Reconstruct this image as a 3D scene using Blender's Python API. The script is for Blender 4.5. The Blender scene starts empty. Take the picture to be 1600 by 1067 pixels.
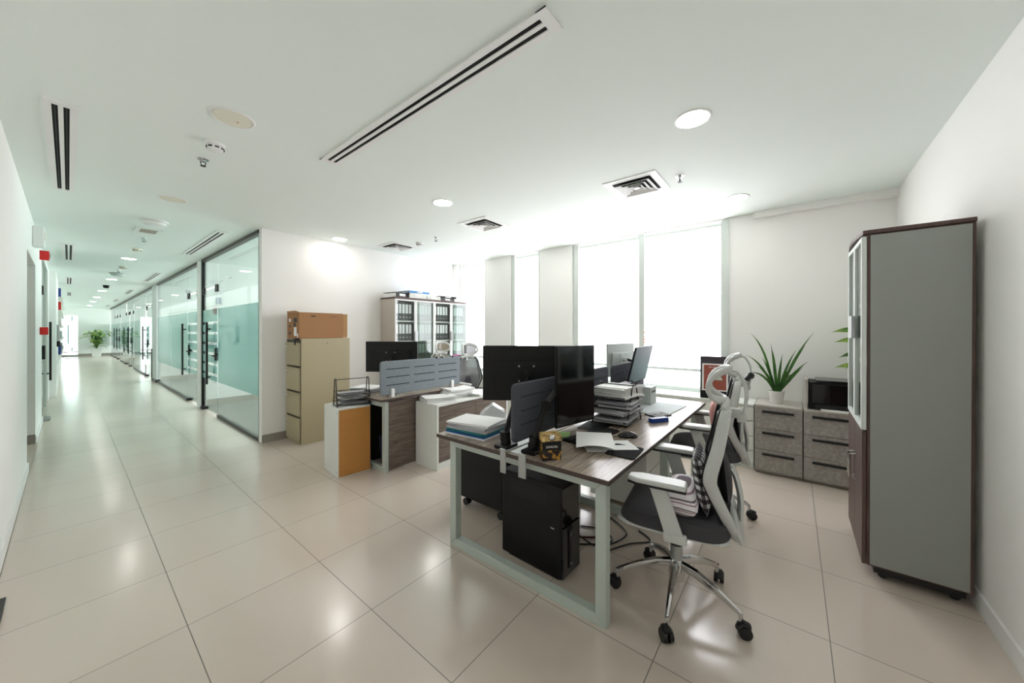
import bpy, math, random
from mathutils import Vector, Matrix
random.seed(7)
R = math.radians
S = bpy.context.scene
C = S.collection

# ------------------------------------------------------------------ camera, world, exposure
cam_d = bpy.data.cameras.new('camera')
cam = bpy.data.objects.new('camera', cam_d)
C.objects.link(cam)
cam.location = (0, 0, 1.41)
cam.rotation_euler = (R(90), 0, R(-51.45))
cam_d.sensor_width = 36
cam_d.lens = 552 / 1600 * 36
cam_d.shift_y = -16.5 / 1600
cam_d.clip_start = 0.02
cam_d.clip_end = 200
S.camera = cam
S.view_settings.view_transform = 'Standard'
S.view_settings.look = 'None'
S.view_settings.gamma = 1
S.view_settings.use_curve_mapping = False
S.view_settings.exposure = 0.90
W = bpy.data.worlds.new('sky'); S.world = W
W.use_nodes = True
W.node_tree.nodes['Background'].inputs[0].default_value = (0.93, 0.98, 1.0, 1)
W.node_tree.nodes['Background'].inputs[1].default_value = 3.0
S.cycles.max_bounces = 10
S.cycles.diffuse_bounces = 6
S.cycles.glossy_bounces = 5
S.cycles.transmission_bounces = 6
S.cycles.transparent_max_bounces = 16
S.cycles.sample_clamp_indirect = 8
S.cycles.use_denoising = True
BLIND = 3.3      # emission of the blind fabric, standing in for daylight behind it
LAMP = 22.0      # recessed downlights

# ------------------------------------------------------------------ materials
def lin(c):
    return tuple((v / 255 / 12.92) if v / 255 <= 0.04045 else ((v / 255 + 0.055) / 1.055) ** 2.4 for v in c) + (1,)
def mat(name, col, rough=0.5, metal=0.0, noise=0.04, nscale=40, bump=0.0, coat=0.0, spec=0.5, stretch=None):
    m = bpy.data.materials.new(name); m.use_nodes = True
    nt = m.node_tree; b = nt.nodes['Principled BSDF']
    c = lin(col)
    b.inputs['Roughness'].default_value = rough
    b.inputs['Metallic'].default_value = metal
    b.inputs['Coat Weight'].default_value = coat
    b.inputs['Specular IOR Level'].default_value = spec
    tc = nt.nodes.new('ShaderNodeTexCoord'); n = nt.nodes.new('ShaderNodeTexNoise')
    n.inputs['Scale'].default_value = nscale; n.inputs['Detail'].default_value = 4
    src = tc.outputs['Object']
    if stretch:
        mp = nt.nodes.new('ShaderNodeMapping'); mp.inputs['Scale'].default_value = stretch
        nt.links.new(src, mp.inputs['Vector']); src = mp.outputs['Vector']
    nt.links.new(src, n.inputs['Vector'])
    r = nt.nodes.new('ShaderNodeMix'); r.data_type = 'RGBA'
    r.inputs[6].default_value = tuple(v * (1 - noise) for v in c[:3]) + (1,)
    r.inputs[7].default_value = tuple(min(1, v * (1 + noise)) for v in c[:3]) + (1,)
    nt.links.new(n.outputs['Fac'], r.inputs[0]); nt.links.new(r.outputs[2], b.inputs['Base Color'])
    if bump:
        bp = nt.nodes.new('ShaderNodeBump'); bp.inputs['Strength'].default_value = bump; bp.inputs['Distance'].default_value = 0.002
        nt.links.new(n.outputs['Fac'], bp.inputs['Height']); nt.links.new(bp.outputs['Normal'], b.inputs['Normal'])
    return m
def ramp_mat(name, stops, scale, rough, stretch=(1, 1, 1), kind='noise', detail=6, dist=0.0, bump=0):
    m = bpy.data.materials.new(name); m.use_nodes = True
    nt = m.node_tree; b = nt.nodes['Principled BSDF']; b.inputs['Roughness'].default_value = rough
    tc = nt.nodes.new('ShaderNodeTexCoord'); mp = nt.nodes.new('ShaderNodeMapping'); mp.inputs['Scale'].default_value = stretch
    nt.links.new(tc.outputs['Object'], mp.inputs['Vector'])
    n = nt.nodes.new('ShaderNodeTexNoise'); n.inputs['Scale'].default_value = scale; n.inputs['Detail'].default_value = detail
    n.inputs['Distortion'].default_value = dist
    cr = nt.nodes.new('ShaderNodeValToRGB')
    cr.color_ramp.elements[0].position = stops[0][0]; cr.color_ramp.elements[0].color = lin(stops[0][1])
    cr.color_ramp.elements[1].position = stops[-1][0]; cr.color_ramp.elements[1].color = lin(stops[-1][1])
    for p, c in stops[1:-1]:
        e = cr.color_ramp.elements.new(p); e.color = lin(c)
    nt.links.new(mp.outputs['Vector'], n.inputs['Vector']); nt.links.new(n.outputs['Fac'], cr.inputs['Fac'])
    nt.links.new(cr.outputs['Color'], b.inputs['Base Color'])
    if bump:
        bp = nt.nodes.new('ShaderNodeBump'); bp.inputs['Strength'].default_value = bump; bp.inputs['Distance'].default_value = 0.002
        nt.links.new(n.outputs['Fac'], bp.inputs['Height']); nt.links.new(bp.outputs['Normal'], b.inputs['Normal'])
    return m
def stripes(name, stops, axis, freq, rough=0.9, check=None):
    m = bpy.data.materials.new(name); m.use_nodes = True
    nt = m.node_tree; b = nt.nodes['Principled BSDF']; b.inputs['Roughness'].default_value = rough
    tc = nt.nodes.new('ShaderNodeTexCoord'); sp = nt.nodes.new('ShaderNodeSeparateXYZ'); nt.links.new(tc.outputs['Object'], sp.inputs[0])
    def frac(ax, fr):
        k = nt.nodes.new('ShaderNodeMath'); k.operation = 'MULTIPLY'; k.inputs[1].default_value = fr; nt.links.new(sp.outputs[ax], k.inputs[0])
        f = nt.nodes.new('ShaderNodeMath'); f.operation = 'FRACT'; nt.links.new(k.outputs[0], f.inputs[0]); return f.outputs[0]
    def rmp(st, src):
        cr = nt.nodes.new('ShaderNodeValToRGB'); cr.color_ramp.interpolation = 'CONSTANT'
        cr.color_ramp.elements[0].position = st[0][0]; cr.color_ramp.elements[0].color = lin(st[0][1])
        cr.color_ramp.elements[1].position = st[-1][0]; cr.color_ramp.elements[1].color = lin(st[-1][1])
        for p, c in st[1:-1]:
            e = cr.color_ramp.elements.new(p); e.color = lin(c)
        nt.links.new(src, cr.inputs['Fac']); return cr.outputs['Color']
    col = rmp(stops, frac(axis, freq))
    if check:
        c2 = rmp(check[2], frac(check[0], check[1]))
        mx = nt.nodes.new('ShaderNodeMix'); mx.data_type = 'RGBA'; mx.blend_type = 'MULTIPLY'; mx.inputs[0].default_value = 1
        nt.links.new(col, mx.inputs[6]); nt.links.new(c2, mx.inputs[7]); col = mx.outputs[2]
    nt.links.new(col, b.inputs['Base Color'])
    return m
def emis(name, col, strength, base=None):
    m = bpy.data.materials.new(name); m.use_nodes = True
    b = m.node_tree.nodes['Principled BSDF']
    b.inputs['Base Color'].default_value = lin(base or col); b.inputs['Roughness'].default_value = 0.8
    b.inputs['Emission Color'].default_value = lin(col); b.inputs['Emission Strength'].default_value = strength
    return m
def glass(name, tint, gloss=0.0, rough=0.0, film=None, film_mix=0.0, ior=1.5):
    """clear sheet: see-through with mirror reflection by Fresnel; film adds a diffuse and translucent layer"""
    m = bpy.data.materials.new(name); m.use_nodes = True
    nt = m.node_tree; nt.nodes.remove(nt.nodes['Principled BSDF']); out = nt.nodes['Material Output']
    t = nt.nodes.new('ShaderNodeBsdfTransparent'); t.inputs[0].default_value = lin(tint)
    g = nt.nodes.new('ShaderNodeBsdfGlossy'); g.inputs['Roughness'].default_value = rough
    base = t.outputs[0]
    if film:
        d = nt.nodes.new('ShaderNodeBsdfDiffuse'); d.inputs[0].default_value = lin(film)
        tr = nt.nodes.new('ShaderNodeBsdfTranslucent'); tr.inputs[0].default_value = lin(film)
        a = nt.nodes.new('ShaderNodeMixShader'); a.inputs[0].default_value = 0.55
        nt.links.new(d.outputs[0], a.inputs[1]); nt.links.new(tr.outputs[0], a.inputs[2])
        mx = nt.nodes.new('ShaderNodeMixShader'); mx.inputs[0].default_value = film_mix
        nt.links.new(t.outputs[0], mx.inputs[1]); nt.links.new(a.outputs[0], mx.inputs[2]); base = mx.outputs[0]
    lw = nt.nodes.new('ShaderNodeLayerWeight'); lw.inputs[0].default_value = 0.5
    fr = nt.nodes.new('ShaderNodeMath'); fr.operation = 'POWER'; fr.inputs[1].default_value = 5
    nt.links.new(lw.outputs['Facing'], fr.inputs[0])
    ad = nt.nodes.new('ShaderNodeMath'); ad.operation = 'MULTIPLY_ADD'; ad.inputs[1].default_value = 0.96 * min(1, (ior - 1) * 2); ad.inputs[2].default_value = 0.04 * min(1, (ior - 1) * 2) + gloss; ad.use_clamp = True
    nt.links.new(fr.outputs[0], ad.inputs[0])
    f = nt.nodes.new('ShaderNodeMixShader'); nt.links.new(ad.outputs[0], f.inputs[0])
    nt.links.new(base, f.inputs[1]); nt.links.new(g.outputs[0], f.inputs[2]); nt.links.new(f.outputs[0], out.inputs[0])
    return m
def tile_mat():
    m = bpy.data.materials.new('porcelain floor tiles'); m.use_nodes = True
    nt = m.node_tree; b = nt.nodes['Principled BSDF']; L = nt.links.new
    tc = nt.nodes.new('ShaderNodeTexCoord'); sp = nt.nodes.new('ShaderNodeSeparateXYZ'); L(tc.outputs['Object'], sp.inputs[0])
    def M(op, a, bb=None):
        n = nt.nodes.new('ShaderNodeMath'); n.operation = op
        for i, v in enumerate((a, bb)):
            if v is None: continue
            if isinstance(v, (int, float)): n.inputs[i].default_value = v
            else: L(v, n.inputs[i])
        return n.outputs[0]
    s = TILE
    gx = M('DIVIDE', M('SUBTRACT', sp.outputs[0], TX), s); gy = M('DIVIDE', M('SUBTRACT', sp.outputs[1], TY), s)
    def line(g):
        fr = M('FRACT', M('ADD', g, 100.5)); return M('LESS_THAN', M('ABSOLUTE', M('SUBTRACT', fr, 0.5)), 0.0030 / s * 0.6)
    grout = M('MAXIMUM', line(gx), line(gy))
    cx = M('FLOOR', M('ADD', gx, 100)); cy = M('FLOOR', M('ADD', gy, 100))
    cmb = nt.nodes.new('ShaderNodeCombineXYZ'); L(cx, cmb.inputs[0]); L(cy, cmb.inputs[1])
    wn = nt.nodes.new('ShaderNodeTexWhiteNoise'); L(cmb.outputs[0], wn.inputs['Vector'])
    ns = nt.nodes.new('ShaderNodeTexNoise'); ns.inputs['Scale'].default_value = 160; ns.inputs['Detail'].default_value = 6
    L(tc.outputs['Object'], ns.inputs['Vector'])
    n2 = nt.nodes.new('ShaderNodeTexNoise'); n2.inputs['Scale'].default_value = 1.6; n2.inputs['Detail'].default_value = 3
    L(tc.outputs['Object'], n2.inputs['Vector'])
    v = M('ADD', M('MULTIPLY', wn.outputs[0], 0.05), M('ADD', M('MULTIPLY', ns.outputs['Fac'], 0.10), M('MULTIPLY', n2.outputs['Fac'], 0.07)))
    v = M('ADD', v, 0.89)
    mx = nt.nodes.new('ShaderNodeMix'); mx.data_type = 'RGBA'; mx.inputs[6].default_value = lin(FLOORC); mx.inputs[7].default_value = lin((98, 92, 84))
    L(grout, mx.inputs[0])
    mu = nt.nodes.new('ShaderNodeVectorMath'); mu.operation = 'SCALE'; L(mx.outputs[2], mu.inputs[0]); L(v, mu.inputs['Scale'])
    L(mu.outputs[0], b.inputs['Base Color'])
    L(M('ADD', M('MULTIPLY', ns.outputs['Fac'], 0.04), M('ADD', M('MULTIPLY', grout, 0.4), 0.16)), b.inputs['Roughness'])
    b.inputs['Specular IOR Level'].default_value = 1.0; b.inputs['IOR'].default_value = 1.6
    bp = nt.nodes.new('ShaderNodeBump'); bp.inputs['Strength'].default_value = 0.3; bp.inputs['Distance'].default_value = 0.002
    L(M('SUBTRACT', 1.0, grout), bp.inputs['Height']); L(bp.outputs['Normal'], b.inputs['Normal'])
    return m
TILE, TX, TY = 0.6, 0.355, 4.07
FLOORC = (211, 198, 185)
M_wall = mat('white wall paint', (245, 244, 241), 0.75, noise=0.01, nscale=3)
M_ceil = mat('white ceiling paint', (236, 243, 238), 0.8, noise=0.01, nscale=3)
M_floor = tile_mat()
M_skirt = mat('grey tile skirting', (150, 143, 135), 0.4, nscale=90)
M_carpet = mat('grey loop carpet', (128, 128, 124), 0.95, noise=0.3, nscale=60, bump=0.5)
M_blind = emis('glowing white roller blind', (251, 250, 255), BLIND)
M_roomglow = emis('added room glow pane', (252, 249, 255), 4.0)  # glow added to brighten the rooms behind the corridor glass
M_alu = mat('white window aluminium', (214, 220, 215), 0.45)
M_glass = glass('clear partition glass', (238, 247, 244), gloss=0.015)
M_frost = glass('teal frosted film on glass', (236, 244, 242), gloss=0.01, film=(168, 206, 200), film_mix=0.80)
M_clear = glass('window glass', (240, 248, 246), gloss=0.0)
M_black = mat('black metal', (15, 15, 16), 0.4, nscale=80)
M_blackm = mat('matt black plastic', (13, 13, 14), 0.5, nscale=120, spec=0.3)
M_blackg = mat('glossy black screen', (10, 10, 12), 0.08, noise=0.0)
M_white = mat('white laminate', (226, 228, 222), 0.45, noise=0.02)
M_metalw = mat('pale grey powder coated steel', (186, 196, 188), 0.35, noise=0.02)
M_chrome = mat('polished aluminium', (200, 200, 200), 0.12, 1.0, noise=0.02)
M_cloth = mat('black cloth', (20, 20, 21), 0.95, spec=0.2)
M_steel = mat('brushed steel', (175, 178, 178), 0.3, 0.9, noise=0.05, nscale=200)
M_wood = ramp_mat('grey brown woodgrain laminate', [(0.25, (92, 80, 72)), (0.5, (150, 136, 122)), (0.75, (186, 172, 156))], 3.0, 0.26, stretch=(1.2, 22, 22), dist=1.2)
M_woodv = ramp_mat('dark grey brown woodgrain laminate', [(0.25, (66, 56, 50)), (0.5, (112, 98, 88)), (0.75, (140, 126, 114))], 3.0, 0.4, stretch=(1.2, 22, 22), dist=1.2)
M_edge = mat('dark brown edge band', (70, 56, 50), 0.5)
M_brown = ramp_mat('dark walnut laminate', [(0.3, (70, 50, 46)), (0.7, (96, 72, 66))], 3, 0.45, stretch=(30, 30, 1.5))
M_greyp = mat('grey side panel', (152, 155, 150), 0.6, noise=0.06, nscale=300)
M_conc = ramp_mat('concrete look laminate', [(0.3, (144, 139, 132)), (0.5, (158, 153, 146)), (0.7, (172, 167, 160))], 34, 0.6, detail=8)
M_conct = mat('pale concrete top', (188, 182, 174), 0.5, noise=0.06, nscale=20)
M_felt = ramp_mat('blue grey felt', [(0.3, (96, 104, 110)), (0.7, (156, 164, 170))], 260, 0.95, bump=0.4)
M_feltd = ramp_mat('charcoal felt', [(0.3, (58, 60, 66)), (0.7, (86, 88, 96))], 260, 0.95, bump=0.4)
M_groove = mat('felt groove', (48, 54, 60), 0.95)
M_beige = mat('beige painted steel', (176, 164, 134), 0.45, noise=0.03)
M_beiged = mat('shadow gap steel', (84, 76, 60), 0.6)
M_card = mat('corrugated cardboard', (166, 122, 84), 0.85, noise=0.06, nscale=8, stretch=(60, 60, 3))
M_cardl = mat('cardboard cut edge', (204, 160, 116), 0.85)
M_mdf = mat('raw orange hardboard', (190, 132, 66), 0.7, noise=0.08, nscale=30)
M_paper = mat('white paper', (236, 236, 234), 0.85, noise=0.03)
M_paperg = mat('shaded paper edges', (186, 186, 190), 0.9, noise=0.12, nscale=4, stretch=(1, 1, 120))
M_teal = mat('teal folder card', (20, 120, 124), 0.5)
M_blue = mat('blue folder card', (30, 84, 150), 0.5)
M_bblue = mat('bright blue binder', (24, 132, 206), 0.4)
M_royal = mat('royal blue plastic', (22, 60, 140), 0.35)
M_red = mat('red plastic', (206, 26, 24), 0.5)
M_pink = mat('hot pink plastic', (236, 60, 170), 0.5)
M_fabric = mat('charcoal seat fabric', (62, 61, 64), 0.95, noise=0.15, nscale=300, bump=0.3)
M_mesh = glass('grey chair mesh', (190, 190, 190), rough=0.6, film=(165, 165, 166), film_mix=0.6, ior=1.1)
M_meshd = glass('charcoal chair mesh', (90, 90, 92), rough=0.6, film=(58, 58, 60), film_mix=0.8, ior=1.1)
M_wrap = glass('plastic wrapped mesh', (190, 184, 174), rough=0.25, gloss=.06, film=(196, 186, 170), film_mix=0.75)
M_chair = mat('pale grey nylon', (196, 198, 194), 0.4, noise=0.02)
M_pinkf = mat('dusty pink fabric', (206, 150, 142), 0.9, noise=0.06)
M_stripe = stripes('pink white striped cotton', [(0, (232, 226, 228)), (0.45, (156, 124, 134)), (0.6, (232, 226, 228)), (0.8, (110, 96, 104))], 2, 30)
M_check = stripes('black white gingham', [(0, (236, 236, 236)), (0.5, (96, 92, 96))], 2, 26, check=(0, 22, [(0, (255, 255, 255)), (0.5, (110, 108, 112))]))
M_leaf = ramp_mat('green leaf', [(0.3, (28, 74, 22)), (0.7, (74, 132, 44))], 8, 0.4)
M_leafl = ramp_mat('yellow green leaf', [(0.3, (60, 120, 34)), (0.7, (170, 206, 84))], 14, 0.4)
M_leafv = ramp_mat('variegated leaf', [(0.35, (40, 110, 36)), (0.55, (190, 214, 130))], 22, 0.4)
M_soil = mat('potting soil', (60, 46, 36), 0.95, noise=0.3)
M_pot = mat('white plastic pot', (228, 226, 222), 0.35)
M_gold = mat('gold', (212, 160, 70), 0.25, 1.0)
M_plate = mat('white ceiling fitting', (238, 238, 236), 0.5, noise=0.01)
M_cream = mat('yellowed plastic', (232, 229, 212), 0.5)
M_lamp = emis('lit downlight diffuser', (255, 250, 244), LAMP)
M_dark = mat('painted vent dark', (12, 12, 12), 0.9)  # black plates: the darkness inside the vents is put into the colour
M_tag = mat('printed label', (250, 250, 250), 0.6)
M_cover = mat('rust red magazine cover', (150, 74, 58), 0.4)
M_binder = mat('black mottled binder board', (44, 46, 46), 0.55, noise=0.1)
M_binderg = mat('grey green binder board', (92, 104, 98), 0.55)
M_calendar = mat('printed calendar sheet', (196, 204, 204), 0.8, noise=0.1, nscale=70)
M_green = mat('green sticky note', (150, 190, 110), 0.8)
M_silver = mat('silver plastic', (188, 196, 192), 0.45, noise=0.05)
M_choco = ramp_mat('black and gold printed carton', [(0.56, (22, 16, 14)), (0.62, (190, 140, 60))], 34, 0.3, detail=2)
M_chocop = ramp_mat('gold printed carton lid', [(0.35, (120, 84, 40)), (0.6, (226, 196, 130))], 30, 0.3)
M_plastic = glass('clear crinkled plastic', (236, 240, 240), gloss=0.12, rough=0.12, film=(225, 228, 226), film_mix=0.35)
M_navy = mat('navy bin plastic', (14, 30, 60), 0.5)
M_pole = mat('teal door upright', (20, 140, 140), 0.4)

# ------------------------------------------------------------------ mesh building
class MB:
    def __init__(s): s.v = []; s.f = []
    def add(s, vs, fs):
        o = len(s.v); s.v += [tuple(v) for v in vs]; s.f += [tuple(i + o for i in f) for f in fs]; return s
    def box(s, x0, y0, z0, x1, y1, z1):
        x0, x1 = sorted((x0, x1)); y0, y1 = sorted((y0, y1)); z0, z1 = sorted((z0, z1))
        return s.add([(x0, y0, z0), (x1, y0, z0), (x1, y1, z0), (x0, y1, z0), (x0, y0, z1), (x1, y0, z1), (x1, y1, z1), (x0, y1, z1)],
                     [(3, 2, 1, 0), (4, 5, 6, 7), (0, 1, 5, 4), (1, 2, 6, 5), (2, 3, 7, 6), (3, 0, 4, 7)])
    def obox(s, c, size, rot=(0, 0, 0)):
        m = Matrix.Rotation(rot[2], 3, 'Z') @ Matrix.Rotation(rot[1], 3, 'Y') @ Matrix.Rotation(rot[0], 3, 'X')
        t = MB().box(*(-v / 2 for v in size), *(v / 2 for v in size))
        return s.add([m @ Vector(v) + Vector(c) for v in t.v], t.f)
    def prism(s, pts, vec):
        n = len(pts); vec = Vector(vec); a = [Vector(p) for p in pts]
        nrm = Vector((0, 0, 0))
        for i in range(n): nrm += a[i].cross(a[(i + 1) % n])
        if nrm.dot(vec) > 0: a.reverse()
        return s.add(a + [p + vec for p in a], [tuple(range(n)), tuple(range(2 * n - 1, n - 1, -1))] +
                     [(i, i + n, (i + 1) % n + n, (i + 1) % n) for i in range(n)])
    def lathe(s, prof, n=24, c=(0, 0, 0), ph=0.0, M=None, ring=False):
        vs = []; fs = []
        for r, z in prof:
            for k in range(n):
                a = ph + 2 * math.pi * k / n; vs.append(Vector((r * math.cos(a), r * math.sin(a), z)))
        for j in range(len(prof) - 1):
            for k in range(n):
                k2 = (k + 1) % n; fs.append((j * n + k, j * n + k2, (j + 1) * n + k2, (j + 1) * n + k))
        if ring:
            j = len(prof) - 1
            for k in range(n): fs.append((j * n + k, j * n + (k + 1) % n, (k + 1) % n, k))
        else: fs.append(tuple(range(n - 1, -1, -1))); fs.append(tuple(range((len(prof) - 1) * n, len(prof) * n)))
        if M is not None: vs = [M @ v for v in vs]
        return s.add([v + Vector(c) for v in vs], fs)
    def cyl(s, p0, p1, r0, r1=None, n=16):
        p0, p1 = Vector(p0), Vector(p1); d = p1 - p0; q = d.to_track_quat('Z', 'Y').to_matrix()
        return s.lathe([(r0, 0), (r0 if r1 is None else r1, d.length)], n, p0, 0, q)
    def tube(s, pts, r, n=8, closed=False, flat=1.0, up=None, square=False):
        pts = [Vector(p) for p in pts]; m = len(pts); vs = []; fs = []; u = None
        for i, p in enumerate(pts):
            if closed: t = pts[(i + 1) % m] - pts[i - 1]
            else: t = pts[min(i + 1, m - 1)] - pts[max(i - 1, 0)]
            t.normalize()
            if u is None:
                u = Vector(up) if up else (Vector((0, 0, 1)) if abs(t.z) < 0.9 else Vector((1, 0, 0)))
            elif up: u = Vector(up)
            u = (u - t * u.dot(t)).normalized(); w = t.cross(u)
            rr = r[i] if isinstance(r, (list, tuple)) else r
            for k in range(n):
                a = 2 * math.pi * (k + (0.5 if square else 0)) / n
                f = 1.414 if square else 1
                vs.append(p + u * math.cos(a) * rr * f + w * math.sin(a) * rr * flat * f)
        L = m if closed else m - 1
        for i in range(L):
            for k in range(n):
                k2 = (k + 1) % n; j = (i + 1) % m
                fs.append((i * n + k, i * n + k2, j * n + k2, j * n + k))
        if not closed: fs.append(tuple(range(n - 1, -1, -1))); fs.append(tuple(range((m - 1) * n, m * n)))
        return s.add(vs, fs)
    def grid(s, fn, nu, nv):
        vs = [fn(i / nu, j / nv) for i in range(nu + 1) for j in range(nv + 1)]
        return s.add(vs, [(i * (nv + 1) + j, (i + 1) * (nv + 1) + j, (i + 1) * (nv + 1) + j + 1, i * (nv + 1) + j + 1) for i in range(nu) for j in range(nv)])
    def pillow(s, w, d, h, M, n=10, pw=2.6):
        vs = []; fs = []
        for sd in (1, -1):
            o = len(s.v)
            def fn(a, b):
                x, y = a * 2 - 1, b * 2 - 1
                z = (max(0, 1 - abs(x) ** pw) * max(0, 1 - abs(y) ** pw)) ** 0.5
                k = 1 - 0.06 * (1 - abs(y)) * abs(x) ** 4; k2 = 1 - 0.06 * (1 - abs(x)) * abs(y) ** 4
                return M @ Vector((x * w / 2 * k, y * d / 2 * k2, sd * z * h / 2))
            t = MB().grid(fn, n, n)
            s.add(t.v, [f if sd > 0 else f[::-1] for f in t.f])
        return s
def bez(p0, p1, p2, n=8):
    p0, p1, p2 = Vector(p0), Vector(p1), Vector(p2)
    return [p0 * (1 - t) ** 2 + p1 * 2 * t * (1 - t) + p2 * t * t for t in (i / n for i in range(n + 1))]
def smooth_path(pts, n=4):
    P = [Vector(p) for p in pts]; out = []
    for i in range(len(P) - 1):
        a, b, c, d = P[max(i - 1, 0)], P[i], P[i + 1], P[min(i + 2, len(P) - 1)]
        for k in range(n):
            t = k / n
            out.append(0.5 * ((2 * b) + (c - a) * t + (2 * a - 5 * b + 4 * c - d) * t * t + (3 * b - a - 3 * c + d) * t ** 3))
    out.append(P[-1]); return out
def obj(name, mb, m, parent=None, bevel=0.0, smooth=False, kind=None, solid=0.0, sub=0, label=None):
    me = bpy.data.meshes.new(name); me.from_pydata([tuple(v) for v in mb.v], [], mb.f); me.materials.append(m); me.update()
    if smooth:
        me.polygons.foreach_set('use_smooth', [True] * len(me.polygons)); me.set_sharp_from_angle(angle=R(38))
    o = bpy.data.objects.new(name, me); C.objects.link(o)
    if parent: o.parent = parent
    if solid:
        k = o.modifiers.new('s', 'SOLIDIFY'); k.thickness = solid; k.offset = 0
    if bevel:
        k = o.modifiers.new('b', 'BEVEL'); k.width = bevel; k.segments = 2; k.limit_method = 'ANGLE'; k.angle_limit = R(40)
    if sub:
        k = o.modifiers.new('u', 'SUBSURF'); k.levels = sub; k.render_levels = sub
    if kind: o['kind'] = kind
    if label: o['label'] = label
    return o
def tag(o, label, cat, group=None):
    o['label'] = label; o['category'] = cat
    if group: o['group'] = group
    return o
def thing(name, label, cat, loc=(0, 0, 0), rz=0, group=None):
    o = bpy.data.objects.new(name, None); C.objects.link(o); o.location = loc; o.rotation_euler = (0, 0, rz); o.empty_display_size = 0.1
    return tag(o, label, cat, group)
def struct(name, mb, m, parent=None, **k):
    return obj(name, mb, m, parent, kind=None if parent else 'structure', **k)
KIDS = {}
def dup(root, loc, rz=None, label=None, group=None):
    def cp(o, par):
        c = o.copy(); C.objects.link(c)
        if par: c.parent = par
        for ch in [x for x in allobj if x.parent == o]: cp(ch, c)
        return c
    allobj = list(root.children_recursive)
    r = cp(root, None); r.location = loc
    if rz is not None: r.rotation_euler = (0, 0, rz)
    if label: r['label'] = label
    if group: r['group'] = group
    return r
def place(o, loc, rz=0): o.location = loc; o.rotation_euler = (0, 0, rz); return o
def text(s, size, m, M, parent, name='lettering', ext=0.0004, width=None):
    cu = bpy.data.curves.new('t', 'FONT'); cu.body = s; cu.size = size; cu.extrude = ext; cu.align_x = 'CENTER'; cu.align_y = 'CENTER'
    t = bpy.data.objects.new('t', cu); C.objects.link(t)
    dg = bpy.context.evaluated_depsgraph_get(); me = bpy.data.meshes.new_from_object(t.evaluated_get(dg))
    bpy.data.objects.remove(t); bpy.data.curves.remove(cu)
    if width:
        w = max(v.co.x for v in me.vertices) - min(v.co.x for v in me.vertices)
        for v in me.vertices: v.co.x *= width / w
    me.transform(M); me.materials.clear(); me.materials.append(m)
    o = bpy.data.objects.new(name, me); C.objects.link(o); o.parent = parent; return o
def TR(x, y, z): return Matrix.Translation((x, y, z))
def RX(a): return Matrix.Rotation(R(a), 4, 'X')
def RY(a): return Matrix.Rotation(R(a), 4, 'Y')
def RZ(a): return Matrix.Rotation(R(a), 4, 'Z')

# ================================================================== THE SETTING
H = 2.70
XL, XG, XW = -0.26, 1.53, 4.70
YR, YB, YE = -0.74, 5.22, 31.0
struct('floor', MB().box(-2.5, YR - .3, -0.1, 5.2, YE + 4, 0), M_floor)
struct('ceiling', MB().box(-2.5, YR - .3, H, 5.2, YE + 4, H + 0.1), M_ceil)
struct('floor_carpet', MB().box(XG + .06, YB + .13, 0, XW, YE, 0.004), M_carpet)
# left wall with a doorless opening, then the glass entrance, then a shelf niche
w = MB().box(XL - .2, YR - .2, 0, XL, 6.0, H).box(XL - .2, 6.0, 2.23, XL, 7.42, H).box(XL - .2, 7.42, 0, XL, 9.1, H)
w.box(XL - .2, 9.1, 2.62, XL, 11.6, H).box(XL - .2, 11.6, 0, XL, YE + 3, H)
struct('wall_left', w, M_wall)
struct('wall_passage', MB().box(-2.4, 5.2, 0, -2.3, 9, H).box(-2.3, 8.9, 0, XL - .2, 9, H).box(-2.3, 5.2, 0, XL - .2, 5.3, H), M_wall)
struct('wall_lobby', MB().box(-2.4, 9.0, 0, -2.3, 12, H).box(-2.3, 12.0, 0, XL - .2, 12.1, H), M_wall)
struct('wall_right', MB().box(XL - .2, YR - .2, 0, 5.1, YR, H), M_wall)
struct('wall_back', MB().box(XG - .02, YB, 0, XW + .3, YB + .12, H), M_wall)
bb = MB().box(XL, YR, 0, XL + .012, 6.0, 0.09).box(XL - .2, 7.405, 0, XL, 7.42, .12).box(XL, 7.42, 0, XL + .012, 9.1, .09)
struct('baseboard_left', bb, M_plate)
struct('baseboard_passage', MB().box(-2.3, 5.3, 0, -2.285, 8.9, .1).box(-2.3, 8.885, 0, XL - .2, 8.9, .12).box(XL - .2, 7.40, 0, XL + .002, 7.404, .12), M_skirt)
struct('baseboard_back', MB().box(XG - .02, YB - .012, 0, XW, YB, 0.10), M_skirt)
struct('baseboard_right', MB().box(XL, YR, 0, XW, YR + .012, 0.09), M_plate)
# end of the corridor
struct('wall_end', MB().box(.32, YE, 0, XW + .3, YE + .15, H).box(-.6, YE, 2.25, .32, YE + .15, H), M_wall)
struct('baseboard_end', MB().box(.32, YE - .02, 0, XG, YE, .14), M_skirt)
struct('trim_end', MB().box(-.26, YE + .02, 0, .32, YE + .1, .10).box(-.26, YE + .02, .22, .32, YE + .1, .28), M_steel)
d = struct('door_end', MB().box(-.25, YE + .04, .3, .3, YE + .05, 2.24), M_clear)
struct('door_handle', MB().cyl((-.02, YE - .04, .7), (-.02, YE - .04, 1.75), .02).box(-.03, YE - .04, .9, -.01, YE + .04, .92).box(-.03, YE - .04, 1.5, -.01, YE + .04, 1.52), M_pole, d)
struct('door_patch', MB().box(.09, YE + .0, .3, .13, YE + .06, .5).box(.09, YE, 1.95, .13, YE + .06, 2.24), M_pole, d)

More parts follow.
